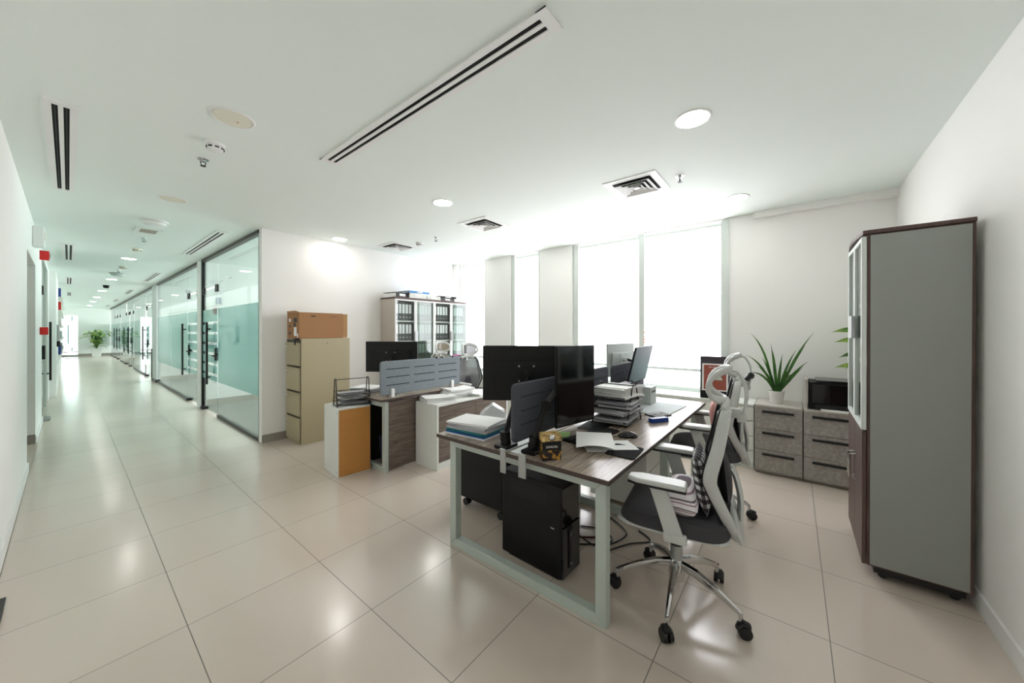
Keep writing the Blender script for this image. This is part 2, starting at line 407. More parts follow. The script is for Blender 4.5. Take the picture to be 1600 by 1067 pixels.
# window wall: pillars, recessed windows with roller blinds
SILL = 0.66
WINS = [(5.02, 4.40), (3.70, 3.22), (2.50, 1.61), (1.535, 0.66)]
w = MB().box(XW, YR - .2, 0, XW + .3, 0.60, H).box(XW, 0.60, 0, XW + .3, YB + .2, SILL).box(XW, .6, 2.685, XW + .3, YB, H)
for a, b in ((2.60, 3.18), (3.78, 4.38), (5.06, YB)): w.box(XW, a, SILL, XW + .3, b, 2.685)
struct('wall_window', w, M_wall)
struct('wall_soffit', MB().box(XW - .07, YR, 2.635, XW, .34, H), M_wall)
for i, (y1, y0) in enumerate(WINS):
    g = MB().box(XW + .14, y0 - .06, SILL + .01, XW + .146, y1 + .06, 2.68)
    o = struct('window_%d' % (i + 1), g, M_clear)
    f = MB()
    for yy in (y0 - (.075 if i != 2 else .0), y1 + .0):
        if i == 2 and yy == y0: continue
        f.box(XW + .02, yy, SILL, XW + .18, yy + .075, 2.685)
    f.box(XW + .10, y0 - .06, SILL, XW + .18, y1 + .06, SILL + .05)
    struct('window_frame', f, M_alu, o, bevel=.003)
    t = thing('roller_blind', ['white roller blind on the narrow window beside the binder cabinet', 'white roller blind on the narrow window between the two pillars',
              'white roller blind on the wide window left of the mullion, behind the desk monitors', 'white roller blind on the wide window right of the mullion, beside the plain wall'][i],
              'roller blind', (XW + .08, (y0 + y1) / 2, 0), 0, 'roller blinds drawn over the windows')
    hw = (y1 - y0) / 2
    obj('blind_fabric', MB().box(-.0015, -hw + .004, .94, .0015, hw - .004, 2.64), M_blind, t)
    obj('blind_tube', MB().cyl((0, -hw + .004, 2.655), (0, hw - .004, 2.655), .022), M_alu, t, smooth=True)
    obj('bottom_bar', MB().box(-.008, -hw + .004, .915, .008, hw - .004, .945), M_alu, t)
struct('trim_1', MB().box(XW - .012, .575, SILL, XW, .60, 2.69).box(XW - .008, .60, SILL, XW, .63, 2.69), M_alu)

# rooms behind the corridor glass: partitions, added glowing windows that brighten the rooms
for k, y in enumerate((8.62, 14.0, 19.4, 24.8)):
    struct('wall_partition' if k == 0 else 'wall_partition.%03d' % k, MB().box(XG + .03, y, 0, XW, y + .12, H), M_wall)
    struct('baseboard_partition' if k == 0 else 'baseboard_partition.%03d' % k, MB().box(XG + .05, y - .012, 0, XW, y, .12), M_skirt)
w = MB().box(XW, YB + .1, 0, XW + .3, YE, .66).box(XW, YB + .1, 2.5, XW + .3, YE, H)
rw = [(5.6, 8.3), (9.1, 13.7), (14.5, 19.1), (19.9, 24.4), (25.3, 30.5)]
last = YB + .1
for a, b in rw:
    w.box(XW, last, .66, XW + .3, a, 2.5); last = b
w.box(XW, last, .66, XW + .3, YE, 2.5)
struct('wall_outer', w, M_wall)
for i, (a, b) in enumerate(rw):
    struct('window_%d' % (i + 5), MB().box(XW + .1, a, .66, XW + .103, b, 2.5), M_roomglow)

# ------------------------------------------------------------------ glass corridor front (one run of panes with black rails)
G0, G1 = 0.57, 1.78          # frosted band
def pane(n, y0, y1, z0=.035, z1=2.66):
    o = struct('window_%d' % n, MB().box(XG - .005, y0, z0, XG + .005, y1, z1), M_glass)
    if z0 < 1: struct('frosted_band', MB().box(XG - .0075, y0 + .004, G0, XG - .006, y1 - .004, G1), M_frost, o)
    return o
def gdoor(n, y0, y1, hy, lock_y):
    o = struct('door_%d' % n, MB().box(XG - .006, y0, .02, XG + .006, y1, 2.13), M_glass)
    f = MB(); z = G0
    st = (G1 - G0 - .16) / 6
    f.box(XG - .009, y0 + .01, G0, XG - .007, y1 - .01, G0 + .08)
    f.box(XG - .009, y0 + .01, G1 - .08, XG - .007, y1 - .01, G1)
    for k in range(6):
        zz = G0 + .08 + k * st
        f.box(XG - .009, y0 + .01, zz + .045, XG - .007, y1 - .01, zz + st)
    struct('frosted_band', f, M_frost, o)
    hm = MB().box(XG - .075, hy - .018, .50, XG - .045, hy + .018, 1.56)
    for zz in (.62, 1.44): hm.cyl((XG - .06, hy, zz), (XG + .01, hy, zz), .012)
    struct('door_handle', hm, M_black, o, bevel=.003)
    struct('door_lock', MB().box(XG - .03, lock_y - .03, .92, XG + .03, lock_y + .03, 1.13).box(XG - .06, lock_y - .008, .99, XG - .02, lock_y + .10, 1.01), M_black, o, bevel=.003)
    e = MB()
    for yy in (y0, y1 - .10): e.box(XG - .016, yy, 2.06, XG + .016, yy + .13, 2.18)
    struct('patch_fitting', e, M_black, o, bevel=.002)
    struct('floor_pivot', MB().box(XG - .05, (y1 if lock_y < hy else y1) - .14, .005, XG + .05, y1, .05), M_black, o, bevel=.002)
    return o
n = 20
pane(10, 5.34, 7.36)
pane(11, 7.40, 8.40, 2.16)
gdoor(1, 7.40, 8.40, 7.84, 7.46)
pane(12, 8.74, 9.70, 2.16); gdoor(2, 8.74, 9.70, 9.92, 9.55)
pane(13, 9.74, 11.62); pane(14, 11.66, 13.62)
pane(15, 14.5, 16.2, 2.16); gdoor(3, 14.6, 15.9, 16.2, 15.6)
pane(16, 16.3, 17.9); pane(17, 17.94, 19.3)
pane(18, 19.45, 21.9, 2.16); gdoor(4, 19.5, 20.7, 20.56, 20.1); gdoor(5, 21.0, 22.2, 22.3, 21.5)
pane(19, 22.3, 24.7); pane(20, 24.9, 27.9, 2.16)
gdoor(6, 25.0, 26.4, 26.0, 25.4); gdoor(7, 26.6, 28.0, 27.6, 27.0); pane(21, 28.1, 30.98)
tr = MB().box(XG - .03, 5.32, H - .045, XG + .03, 30.98, H)
for a, b in ((5.34, 7.38), (9.7, 13.66), (16.25, 19.4), (22.25, 24.9), (28.05, 30.98)): tr.box(XG - .022, a, 0, XG + .022, b, .04)
for y in (5.325, ): tr.box(XG - .02, y, 0, XG + .02, y + .02, H)
struct('trim_2', tr, mat('dark bronze aluminium', (58, 54, 50), 0.4))
struct('trim_3', MB().box(XG - .035, 8.42, 0, XG + .05, 8.72, H), M_wall)
struct('trim_4', MB().box(XG - .025, 8.40, 0, XG + .03, 8.42, H), M_black)
struct('trim_5', MB().box(XG - .035, 13.66, .05, XG + .05, 14.46, H), M_silver)
struct('trim_6', MB().box(XG - .045, 13.64, 0, XG + .05, 14.48, .07).box(XG - .05, 14.42, 0, XG - .03, 14.48, .9), M_black)
# left glass entrance door beside the doorway
o = struct('door_8', MB().box(XL - .03, 9.14, .02, XL - .018, 10.9, 2.60), M_glass)
f = MB().box(XL - .017, 9.18, .6, XL - .015, 10.3, .72).box(XL - .017, 9.18, 1.62, XL - .015, 10.3, 1.78)
for k in range(5): f.box(XL - .017, 9.18, .76 + k * .18, XL - .015, 10.3, .76 + k * .18 + .12)
struct('frosted_band', f, M_frost, o)
struct('door_handle', MB().box(XL + .03, 10.95, .48, XL + .06, 11.0, 1.58).box(XL - .02, 10.96, .6, XL + .04, 10.98, .62).box(XL - .02, 10.96, 1.42, XL + .04, 10.98, 1.44), M_black, o)
struct('door_lock', MB().box(XL - .05, 9.9, .93, XL + .01, 10.2, 1.16).box(XL - .05, 9.7, 2.02, XL + .0, 9.95, 2.16), M_black, o)
struct('floor_pivot', MB().box(XL - .03, 9.14, .003, XL + .08, 9.4, .04), M_steel, o)
struct('trim_7', MB().box(XL - .04, 9.10, 0, XL - .02, 9.13, 2.62).box(XL - .05, 9.1, 2.59, XL, 11.6, 2.62).box(XL - .05, 10.92, 0, XL - .0, 10.95, 2.6), M_alu)
struct('wall_pier', MB().box(XL, 12.4, 0, XL + .09, 15.0, H - .25).box(XL, 12.4, H - .25, XL + .09, 15.0, H), M_wall)

# ================================================================== CEILING FITTINGS
def downlight(x, y, label, lit=True, r=.088):
    t = thing('downlight' if lit else 'ceiling_speaker', label, 'ceiling light' if lit else 'speaker', (x, y, H), 0, 'recessed ceiling downlights' if lit else 'round ceiling speakers')
    obj('trim_ring', MB().lathe([(r, -.001), (r + .004, -.006), (r + .014, -.004), (r + .016, 0), (r, 0)], 32, ring=True), M_plate, t, smooth=True)
    obj('diffuser', MB().lathe([(.001, -.0045), (r - .001, -.0045), (r - .001, -.001), (.001, -.001)], 32), M_lamp if lit else M_cream, t)
    return t
downlight(2.364, .48, 'bright round downlight nearest the camera, right of the long slot vent')
downlight(4.03, .43, 'bright round downlight near the right end of the windows')
downlight(2.345, 2.76, 'bright round downlight between the long slot vent and the middle square diffuser')
downlight(4.0, 2.72, 'faint washed-out downlight just above the middle windows')
downlight(2.37, 4.98, 'round downlight close to the white wall above the beige filing cabinet')
downlight(4.0, 4.98, 'small round downlight in the ceiling corner above the binder cabinet')
downlight(.67, 9.27, 'lit corridor downlight nearest the camera')
downlight(.67, 17.4, 'lit corridor downlight halfway down the passage')
downlight(.67, 24.0, 'small lit corridor downlight, second from the far end')
downlight(.67, 28.0, 'small lit corridor downlight closest to the far wall')
downlight(.67, 13.3, 'corridor downlight added between the two nearer ones')  # extra lamp, added to brighten the corridor
downlight(.67, 20.8, 'corridor downlight added third from the far end')  # another added lamp for the darker corridor stretch
t = downlight(.62, 2.66, 'large round unlit speaker disc with a small orange dot in the ceiling', False, .098)
obj('indicator', MB().lathe([(.001, -.007), (.006, -.006), (.006, -.004), (.001, -.004)], 10, (.03, .02, 0)), mat('orange dot', (200, 110, 50)), t)
downlight(.635, 4.75, 'round unlit speaker disc farther along the ceiling toward the corridor', False, .095)
downlight(-1.2, 7.3, 'added downlight in the side passage behind the left wall opening')  # lamp put in to light the passage wall
downlight(-1.2, 10.4, 'added downlight behind the left glass entrance')  # lamp put in to brighten the lobby behind the glass
for i_, (x_, y_) in enumerate([(2.4, 6.9), (3.6, 6.9), (2.4, 10.5), (2.4, 12.5), (2.4, 16), (2.4, 18), (2.4, 21), (2.4, 23.5), (2.4, 27.5)]):
    downlight(x_, y_, 'added room downlight behind the corridor glass, row %s' % ['one left', 'one right', 'two', 'three', 'four', 'five', 'six', 'seven', 'eight'][i_])  # made-up lamps that lift the brightness of the glass rooms
def slotvent(x0, x1, y0, y1, label, fr=.026):
    t = thing('slot_diffuser', label, 'air vent', ((x0 + x1) / 2, (y0 + y1) / 2, H), 0, 'linear slot air vents in the ceiling')
    a, b = (x1 - x0) / 2, (y1 - y0) / 2; s = .010
    f = MB().box(-a, -b, -.008, -.033, b, 0).box(.033, -b, -.008, a, b, 0).box(-s, -b, -.008, s, b, 0)
    f.box(-a, -b - .001, -.0083, a, -b + .05, 0).box(-a, b - .05, -.0083, a, b + .001, 0)
    obj('frame', f, M_plate, t)
    obj('slot', MB().box(-.034, -b + .05, -.002, .034, b - .05, 0), M_dark, t)
    k = MB(); k.box(-.023, -b + .05, -.005, -.020, b - .05, -.002); k.box(.020, -b + .05, -.005, .023, b - .05, -.002)
    obj('vane', k, M_black, t)
    return t
slotvent(1.176, 1.306, .767, 2.785, 'long two-slot air vent running across the middle of the office ceiling')
slotvent(-.094, .036, 3.22, 5.23, 'two-slot air vent in the ceiling nearest the left wall')
slotvent(-.072, .072, 8.4, 10.3, 'short-looking two-slot vent above the left glass entrance')
slotvent(-.06, .076, 13.6, 15.6, 'two-slot vent on the left of the corridor beyond the white pier')
slotvent(-.06, .076, 18.8, 20.8, 'small two-slot vent on the left of the corridor, farthest away')
slotvent(1.18, 1.31, 5.8, 8.0, 'two-slot vent beside the first glass room')
slotvent(1.18, 1.31, 11.0, 13.2, 'two-slot vent beside the second glass room')
slotvent(1.18, 1.31, 16.2, 18.2, 'two-slot vent beside the third glass room')
slotvent(1.18, 1.31, 21.4, 23.4, 'two-slot vent beside the fourth glass room')
slotvent(1.18, 1.31, 26.4, 28.4, 'two-slot vent at the far end of the glass front')
def square_diff(x, y, label):
    t = thing('square_diffuser', label, 'air vent', (x, y, H), 0, 'square ceiling diffusers')
    q = math.sqrt(2); P = math.pi / 4
    def ring(ro, ri, z0, z1): return [(ro * q, z0), (ri * q, z1), (ri * q - .004, z1 + .003), (ro * q - .004, z0 + .003)]
    obj('frame', MB().lathe([(.225 * q, 0), (.225 * q, -.006), (.165 * q, -.008), (.165 * q, 0)], 4, ph=P, ring=True), M_plate, t)
    obj('backing', MB().box(-.165, -.165, -.003, .165, .165, 0), M_dark, t)
    f = MB()
    for ro, ri in ((.150, .112), (.104, .070), (.062, .034)):
        f.lathe([(ro * q, -.026), (ri * q, -.004), (ri * q - .004, -.004), (ro * q - .005, -.028)], 4, ph=P, ring=True)
    f.lathe([(.024 * q, -.024), (.004, -.010), (.001, -.010)], 4, ph=P)
    obj('louvre', f, M_plate, t)
square_diff(3.148, 1.09, 'square air diffuser nearest the camera, right of centre on the ceiling')
square_diff(3.135, 2.93, 'square air diffuser in the middle of the office ceiling')
square_diff(3.14, 4.74, 'square air diffuser closest to the white wall')
def detector(x, y, label, name='smoke_detector', m=None, r=.05, cat='smoke detector', grp='ceiling smoke detectors', depth=.05):
    t = thing(name, label, cat, (x, y, H), 0, grp)
    obj('base', MB().lathe([(r, 0), (r, -.012), (r * .95, -.018), (.001, -.018)], 24), m or M_plate, t, smooth=True)
    obj('chamber', MB().lathe([(r * .8, -.018), (r * .86, -.024), (r * .8, -depth * .85), (r * .5, -depth), (.001, -depth)], 24), m or M_plate, t, smooth=True)
    if name == 'smoke_detector':
        k = MB()
        for i in range(8):
            a = i * math.pi / 4; k.obox((math.cos(a) * r * .8, math.sin(a) * r * .8, -depth * .66), (.012, .022, .008), (0, 0, a))
        obj('vent_slot', k, M_black, t)
    return t
detector(.63, 3.12, 'white smoke detector beside the large speaker disc', r=.055)
detector(3.2, 4.28, 'white smoke detector near the farthest square diffuser', r=.05)
detector(.67, 8.06, 'cream smoke detector before the first corridor light', m=M_cream, r=.055)
detector(.68, 10.5, 'cream smoke detector just past the first corridor light', m=M_cream, r=.055)
detector(.63, 5.87, 'wide white wireless access point dome on the ceiling', 'access_point', r=.12, cat='access point', grp='ceiling access points', depth=.055)
detector(.68, 11.8, 'grey wireless dome farther down the corridor ceiling', 'access_point', M_silver, r=.13, cat='access point', grp='ceiling access points', depth=.07)
detector(.66, 15.2, 'small dark dome camera on the corridor ceiling', 'dome_camera', M_blackm, r=.07, cat='camera', grp=None, depth=.08)
def sprinkler(x, y, label):
    t = thing('sprinkler', label, 'sprinkler', (x, y, H), 0, 'ceiling sprinklers')
    obj('escutcheon', MB().lathe([(.035, 0), (.034, -.005), (.014, -.007), (.014, -.02), (.001, -.02)], 20), M_chrome, t, smooth=True)
    obj('frame', MB().tube(bez((.012, 0, -.018), (.020, 0, -.035), (.003, 0, -.048)), .003, 6).tube(bez((-.012, 0, -.018), (-.020, 0, -.035), (-.003, 0, -.048)), .003, 6), M_blackm, t)
    k = MB().lathe([(.004, -.046), (.018, -.050), (.018, -.052), (.004, -.052)], 12)
    obj('deflector', k, M_blackm, t)
sprinkler(.63, 3.47, 'chrome sprinkler head next to the nearest smoke detector')
sprinkler(3.17, .74, 'chrome sprinkler head between the nearest downlight and square diffuser')
sprinkler(3.16, 3.86, 'small chrome sprinkler head near the middle downlight')
sprinkler(.65, 7.05, 'dark sprinkler head below the square corridor grille')
sprinkler(.66, 11.2, 'small sprinkler head just before the grey wireless dome')
t = thing('extract_grille', 'small square beige grille in the corridor ceiling', 'air vent', (.64, 6.5, H))
obj('frame', MB().box(-.12, -.16, -.008, .12, .16, 0), M_plate, t)
obj('mesh_insert', MB().box(-.075, -.11, -.011, .075, .11, -.008), mat('taupe mesh', (170, 160, 148), .8, noise=.2, nscale=200), t)

# ================================================================== LEFT WALL DEVICES
t = thing('alarm_sounder', 'white boxy alarm sounder high on the left wall', 'alarm', (XL, 6.9, 2.56))
obj('body', MB().box(0, -.10, -.17, .085, .10, .06), M_plate, t, bevel=.012)
obj('lens', MB().box(.085, -.05, -.08, .092, .05, 0), M_cream, t, bevel=.003)
t = thing('strobe_light', 'red square alarm beacon high on the left wall', 'alarm', (XL, 8.45, 2.50))
obj('body', MB().box(0, -.02, -.065, .085, .06, .065), M_red, t, bevel=.004)
obj('lens', MB().box(.085, 0, -.03, .097, .04, .03), M_steel, t, bevel=.003)
t = thing('fire_call_point', 'red fire call point on the left wall at eye height', 'fire alarm', (XL, 8.5, 1.41))
obj('body', MB().box(0, -.02, -.055, .075, .06, .055), M_red, t, bevel=.004)
obj('button_cover', MB().box(.075, -.005, -.03, .079, .045, .03), M_plate, t)
t = thing('intercom_panel', 'small grey intercom with black base on the white pier', 'intercom', (XL + .09, 13.2, 1.35))
obj('body', MB().box(0, -.12, -.16, .04, .12, .2), M_steel, t, bevel=.006)
obj('reader', MB().box(0, -.10, -.30, .05, .10, -.17), M_black, t, bevel=.006)
# brochure shelving far down the corridor
t = thing('display_shelf', 'tall white display shelving along the left side of the far corridor', 'shelf', (XL, 20.5, 0))
k = MB().box(0, -5.2, 0, .06, 5.2, .35)
obj('plinth', k, M_white, t)
obj('back_panel', MB().box(0, -5.2, .35, .02, 5.2, 2.5), M_white, t)
for z in (.75, 1.15, 1.55, 1.95, 2.3): obj('shelf', MB().box(.02, -5.2, z, .15, 5.2, z + .02), M_white, t)
cols = [M_red, M_royal, M_blackm, M_steel, M_cream, M_silver]
lab = {'r': 'red', 'b': 'blue'}
for j, (y, z, m, c) in enumerate([(15.6, 2.32, M_royal, 'blue'), (15.9, 1.97, M_red, 'red'), (17.2, 1.97, M_cream, 'cream'), (15.7, .77, M_royal, 'navy'), (16.6, .77, M_blackm, 'black'), (17.6, 1.57, M_steel, 'grey'), (16.0, 1.57, M_white, 'white'), (18.8, 1.17, M_silver, 'silver'), (20.1, .77, M_steel, 'grey')]):
    zz = ['top', 'second', 'second', 'bottom', 'bottom', 'third', 'third', 'fourth', 'bottom'][j]
    tag(place(obj('box_file', MB().box(0, -.12, 0, .10, .12, .24), m, bevel=.004), (XL + .03, y, z + .002)), '%s box file on the %s shelf of the far white display shelving%s' % (c, zz, ', farthest one' if j in (2, 8) else ''), 'box file', 'box files on the display shelving')

# ================================================================== BIG PLANT AT CORRIDOR END
def leafmb(mb, p, az, ln, wd, rise, droop, n=7, fold=.25, twist=0):
    """arched leaf blade from p"""
    d = Vector((math.cos(az), math.sin(az), 0)); sd = Vector((-math.sin(az), math.cos(az), 0)); p = Vector(p)
    vs = []; fs = []
    for i in range(n + 1):
        t = i / n
        c = p + d * (ln * t * math.cos(rise) * (1 - .15 * droop * t)) + Vector((0, 0, 1)) * (ln * (t * math.sin(rise) - droop * t * t))
        w = wd / 2 * (math.sin(math.pi * min(1, t * .92 + .08)) ** .7)
        vs += [c - sd * w + Vector((0, 0, fold * w)), c, c + sd * w + Vector((0, 0, fold * w))]
    for i in range(n):
        for j in (0, 1): fs.append((i * 3 + j, i * 3 + j + 1, (i + 1) * 3 + j + 1, (i + 1) * 3 + j))
    return mb.add(vs, fs)
t = thing('potted_plant', 'large leafy variegated plant in a tapered white pot at the far end of the corridor', 'plant', (.95, 29.9, 0))
obj('pot', MB().lathe([(.22, 0), (.28, .44), (.30, .46), (.26, .46), (.25, .42), (.001, .42)], 4, ph=math.pi / 4), M_pot, t, bevel=.01)
obj('soil', MB().lathe([(.17, .42), (.17, .43), (.001, .43)], 16), M_soil, t)
k = MB(); rs = random.Random(3)
st = MB()
for i in range(7):
    a = i * .9; st.tube(bez((0, 0, .42), (math.cos(a) * .1, math.sin(a) * .1, .8), (math.cos(a) * .2, math.sin(a) * .2, 1.0 + .05 * i)), .018, 6)
    for j in range(9):
        fz = .52 + j * .085 + .03 * i; az = a + j * 2.4 + rs.random()
        leafmb(k, (math.cos(a) * .22 * (j / 8), math.sin(a) * .22 * (j / 8), fz), az, .42 + rs.random() * .2, .19, R(rs.uniform(10, 60)), rs.uniform(.3, .8), fold=.3)
obj('stem', st, M_leaf, t, smooth=True)
obj('foliage', k, M_leafv, t, smooth=True)
tag(place(obj('door_mat', MB().box(-.22, -.2, 0, .22, .2, .012), M_black), (.1, 28.9, 0)), 'small dark mat on the floor by the far end door', 'mat')

# ================================================================== RIGHT TALL CABINET
cabx, caby = 2.845, -.712
t = thing('display_cabinet', 'tall dark walnut cabinet with grey side panel and glass upper doors by right wall', 'cabinet', (cabx, caby, 0))
t.rotation_euler = (0, R(-1.0), 0)
W_, D_, Z0, Z1 = .63, .385, .075, 1.955
obj('side_panel', MB().box(0, 0, Z0, .018, D_, Z1), M_brown, t, bevel=.002)
obj('side_panel', MB().box(W_ - .018, 0, Z0, W_, D_, Z1), M_brown, t, bevel=.002)
obj('grey_insert', MB().box(-.006, .014, Z0 + .01, 0, D_ - .012, Z1 - .008), M_greyp, t, label='grey panel on the cabinet side')
obj('back_panel', MB().box(.018, 0, Z0, W_ - .018, .012, Z1), M_white, t)
tp = [(-.012, 0, Z1), (W_ + .012, 0, Z1), (W_ + .012, D_ + .02, Z1)] + [(-.012 + (W_ + .024) * (1 - i / 8), D_ + .02 + .018 * math.sin(math.pi * i / 8), Z1) for i in range(1, 8)] + [(-.012, D_ + .02, Z1)]
obj('top_panel', MB().prism(tp, (0, 0, .022)), M_brown, t, bevel=.003)
for z in (.075, .84, 1.2, 1.56): obj('shelf', MB().box(.018, .012, z, W_ - .018, D_ - .01, z + .018), M_brown if z < 1 else M_white, t)
obj('plinth', MB().box(.02, .02, .035, W_ - .02, D_ - .03, Z0), M_black, t)
for x, y in ((.06, .05), (W_ - .06, .05), (.06, D_ - .07), (W_ - .06, D_ - .07)):
    obj('caster', MB().cyl((x - .012, y, .02), (x + .012, y, .02), .02).box(x - .006, y - .006, .02, x + .006, y + .006, .05), M_black, t)
for i, (x0, x1) in enumerate(((.002, .313), (.317, W_ - .002))):
    fr = MB(); b = .026; z0, z1 = .845, Z1 - .01; y0, y1 = D_ + .002, D_ + .024
    fr.box(x0, y0, z0, x0 + b, y1, z1).box(x1 - b, y0, z0, x1, y1, z1).box(x0 + b, y0, z0, x1 - b, y1, z0 + b).box(x0 + b, y0, z1 - b, x1 - b, y1, z1)
    dr = obj('glass_door', fr, M_alu, t, bevel=.002)
    obj('glass_pane', MB().box(x0 + b, y0 + .008, z0 + b, x1 - b, y0 + .012, z1 - b), M_clear, dr)
    hx = x1 - .035 if i == 0 else x0 + .035
    obj('door_handle', MB().box(hx - .028, y1, 1.36, hx + .028, y1 + .02, 1.50), M_steel, dr, bevel=.002)
    d2 = obj('lower_door', MB().box(x0, y0, Z0, x1, y0 + .018, .835), M_brown, t, bevel=.002)
    obj('door_handle', MB().tube([(hx, y0 + .018, .47), (hx, y0 + .045, .475), (hx, y0 + .045, .62), (hx, y0 + .018, .625)], .006, 8), M_chrome, d2, smooth=True)
# things in and on it
def on_cab(lx, ly, lz): return (cabx + lx - .0175 * lz, caby + ly, lz + .0175 * lx)
t = thing('trophy', 'gold winged trophy on a dark base behind the glass cabinet door', 'trophy', on_cab(.17, .22, .862))
obj('base', MB().box(-.05, -.05, 0, .05, .05, .12), M_blackm, t, bevel=.004)
obj('plaque', MB().box(-.052, -.03, .125, .052, .03, .25), mat('amber plaque', (196, 132, 84), .4), t, bevel=.003)
k = MB().tube(smooth_path([(0, 0, .25), (.01, 0, .31), (-.02, 0, .36), (.03, .02, .41), (-.01, .04, .45)]), [.012] * 4 + [.016] * 4 + [.02] * 4 + [.028] * 4 + [.01], 8)
k.tube(smooth_path([(.02, .03, .42), (.0, .08, .45), (-.03, .10, .43)]), .014, 8)
obj('figure', k, M_gold, t, smooth=True)
t = thing('gold_ornament', 'small gold ornament on the far side of the glass cabinet shelf', 'ornament', on_cab(.48, .22, .862))
obj('base', MB().box(-.05, -.05, 0, .05, .05, .14), M_blackm, t, bevel=.004)
obj('stem', MB().cyl((0, 0, .14), (0, 0, .34), .012), M_gold, t)
obj('wing', MB().tube(smooth_path([(0, 0, .33), (0, .06, .40), (0, .12, .38)]), [.02] * 4 + [.012] * 4 + [.004], 8), M_gold, t, smooth=True)
tag(place(obj('document_tray', MB().box(-.13, -.11, 0, .13, .11, .02).box(-.13, -.11, .02, -.12, .11, .06), M_black, bevel=.003), on_cab(.47, .24, 1.980)), 'dark document tray lying on top of the tall walnut cabinet', 'tray')

# ================================================================== DRAWER UNITS BY THE WINDOW WALL
def concrete_unit(y0, y1, label):
    t = thing('drawer_unit', label, 'drawer unit', (4.27, y0, 0), 0, 'concrete-look drawer units')
    L = y1 - y0
    obj('carcass', MB().box(.012, .001, .03, .42, L - .001, .66), M_conc, t)
    obj('plinth', MB().box(.03, .005, 0, .41, L - .005, .03), M_skirt, t)
    obj('top', MB().box(0, .0005, .66, .422, L - .0005, .68), M_conct, t, bevel=.002)
    for k in range(3):
        z = .035 + k * .209
        dr = obj('drawer', MB().box(-.006, .003, z, .012, L - .003, z + .205), M_conc, t, bevel=.002)
        obj('drawer_handle', MB().box(-.024, L * .17, z + .155, -.006, L * .83, z + .175), M_black, dr, bevel=.002)
concrete_unit(-.068, .305, 'grey concrete-look three-drawer unit with the spiky plant on top')
concrete_unit(-.445, -.072, 'grey concrete-look three-drawer unit with the black printer, beside tall cabinet')
t = thing('white_drawer_unit', 'white four-drawer unit beside the concrete drawers, behind the office chairs', 'drawer unit', (4.33, .315, 0))
obj('carcass', MB().box(.018, 0, .0, .365, .34, .645), M_white, t)
obj('top', MB().box(-.01, -.002, .645, .365, .34, .665), M_white, t, bevel=.002)
for k in range(4):
    z = .04 + (k * .16 if k else 0); obj('drawer', MB().box(0, .002, .045 + k * .151, .018, .338, .045 + k * .151 + .138), M_white, t, bevel=.003)
t = thing('window_cabinet', 'long low white cabinet running under the blinds behind the desks', 'cabinet', (4.42, .66, 0))
obj('carcass', MB().box(.02, 0, .05, .275, 3.9, .635), M_white, t)
obj('top', MB().box(-.01, 0, .635, .275, 3.9, .66), M_white, t, bevel=.002)
for k in range(6): obj('door', MB().box(0, .003 + k * .65, .06, .02, .647 + k * .65, .63), M_white, t, bevel=.002)

# spiky plant
t = thing('potted_plant', 'spiky green plant in a small white pot on the concrete drawers', 'plant', (4.46, .135, .681))
obj('pot', MB().lathe([(.050, 0), (.066, .11), (.069, .115), (.069, .125), (.060, .125), (.056, .105), (.001, .105)], 28), M_pot, t, smooth=True)
obj('soil', MB().lathe([(.055, .103), (.055, .110), (.001, .110)], 16), M_soil, t)
def blade(p, tip, bend, wd, parent, m=M_leaf):
    p, tip = Vector(p), Vector(tip); mid = (p + tip) / 2 + Vector(bend); pts = bez(p, mid, tip, 8)
    side = (tip - p).cross(Vector((.78, .62, .1))).normalized(); vs = []; fs = []
    nn = (tip - p).cross(side).normalized()
    for i, q in enumerate(pts):
        u = i / 8; w = wd * (.45 + .55 * math.sin(math.pi * min(1, u * 1.1))) * (1 - u ** 4)
        vs += [q - side * w + nn * w * .35, q, q + side * w + nn * w * .35]
    for i in range(8):
        for j in (0, 1): fs.append((i * 3 + j, i * 3 + j + 1, i * 3 + j + 4, i * 3 + j + 3))
    obj('leaf', MB().add(vs, fs), m, parent, smooth=True)
# lateral (left-right) offsets follow Y/X of the window wall
LAT = Vector((.623, -.782, 0))
for lt, dz, fw, b, wd in [(-.27, .38, 0, .10, .009), (-.20, .60, .05, .16, .010), (-.05, .50, .0, .02, .011), (.02, .40, -.05, .0, .013), (.33, .62, .0, .02, .013), (.30, .50, .05, -.03, .010),
                       (.24, .32, -.05, .0, .016), (.23, .27, -.02, -.03, .012), (-.24, .20, 0, .10, .010), (-.10, .36, .05, .02, .012), (.08, .33, .06, 0, .013), (.14, .44, -.05, .02, .012),
                       (-.14, .12, -.03, .10, .010), (-.06, .28, -.06, 0, .014), (.04, .24, .0, .02, .015), (-.16, .27, .02, .05, .012), (.16, .26, .03, .03, .013), (-.01, .42, .03, .01, .012), (.10, .19, -.06, .05, .012)]:
    lt *= 1.18; wd *= 1.15; b += .02
    o = LAT * lt + Vector((-.78, -.62, 0)) * -fw
    blade((o.x * .08, o.y * .08, .105), (o.x, o.y, .11 + dz), (-o.x * .15, -o.y * .15, b), wd, t)
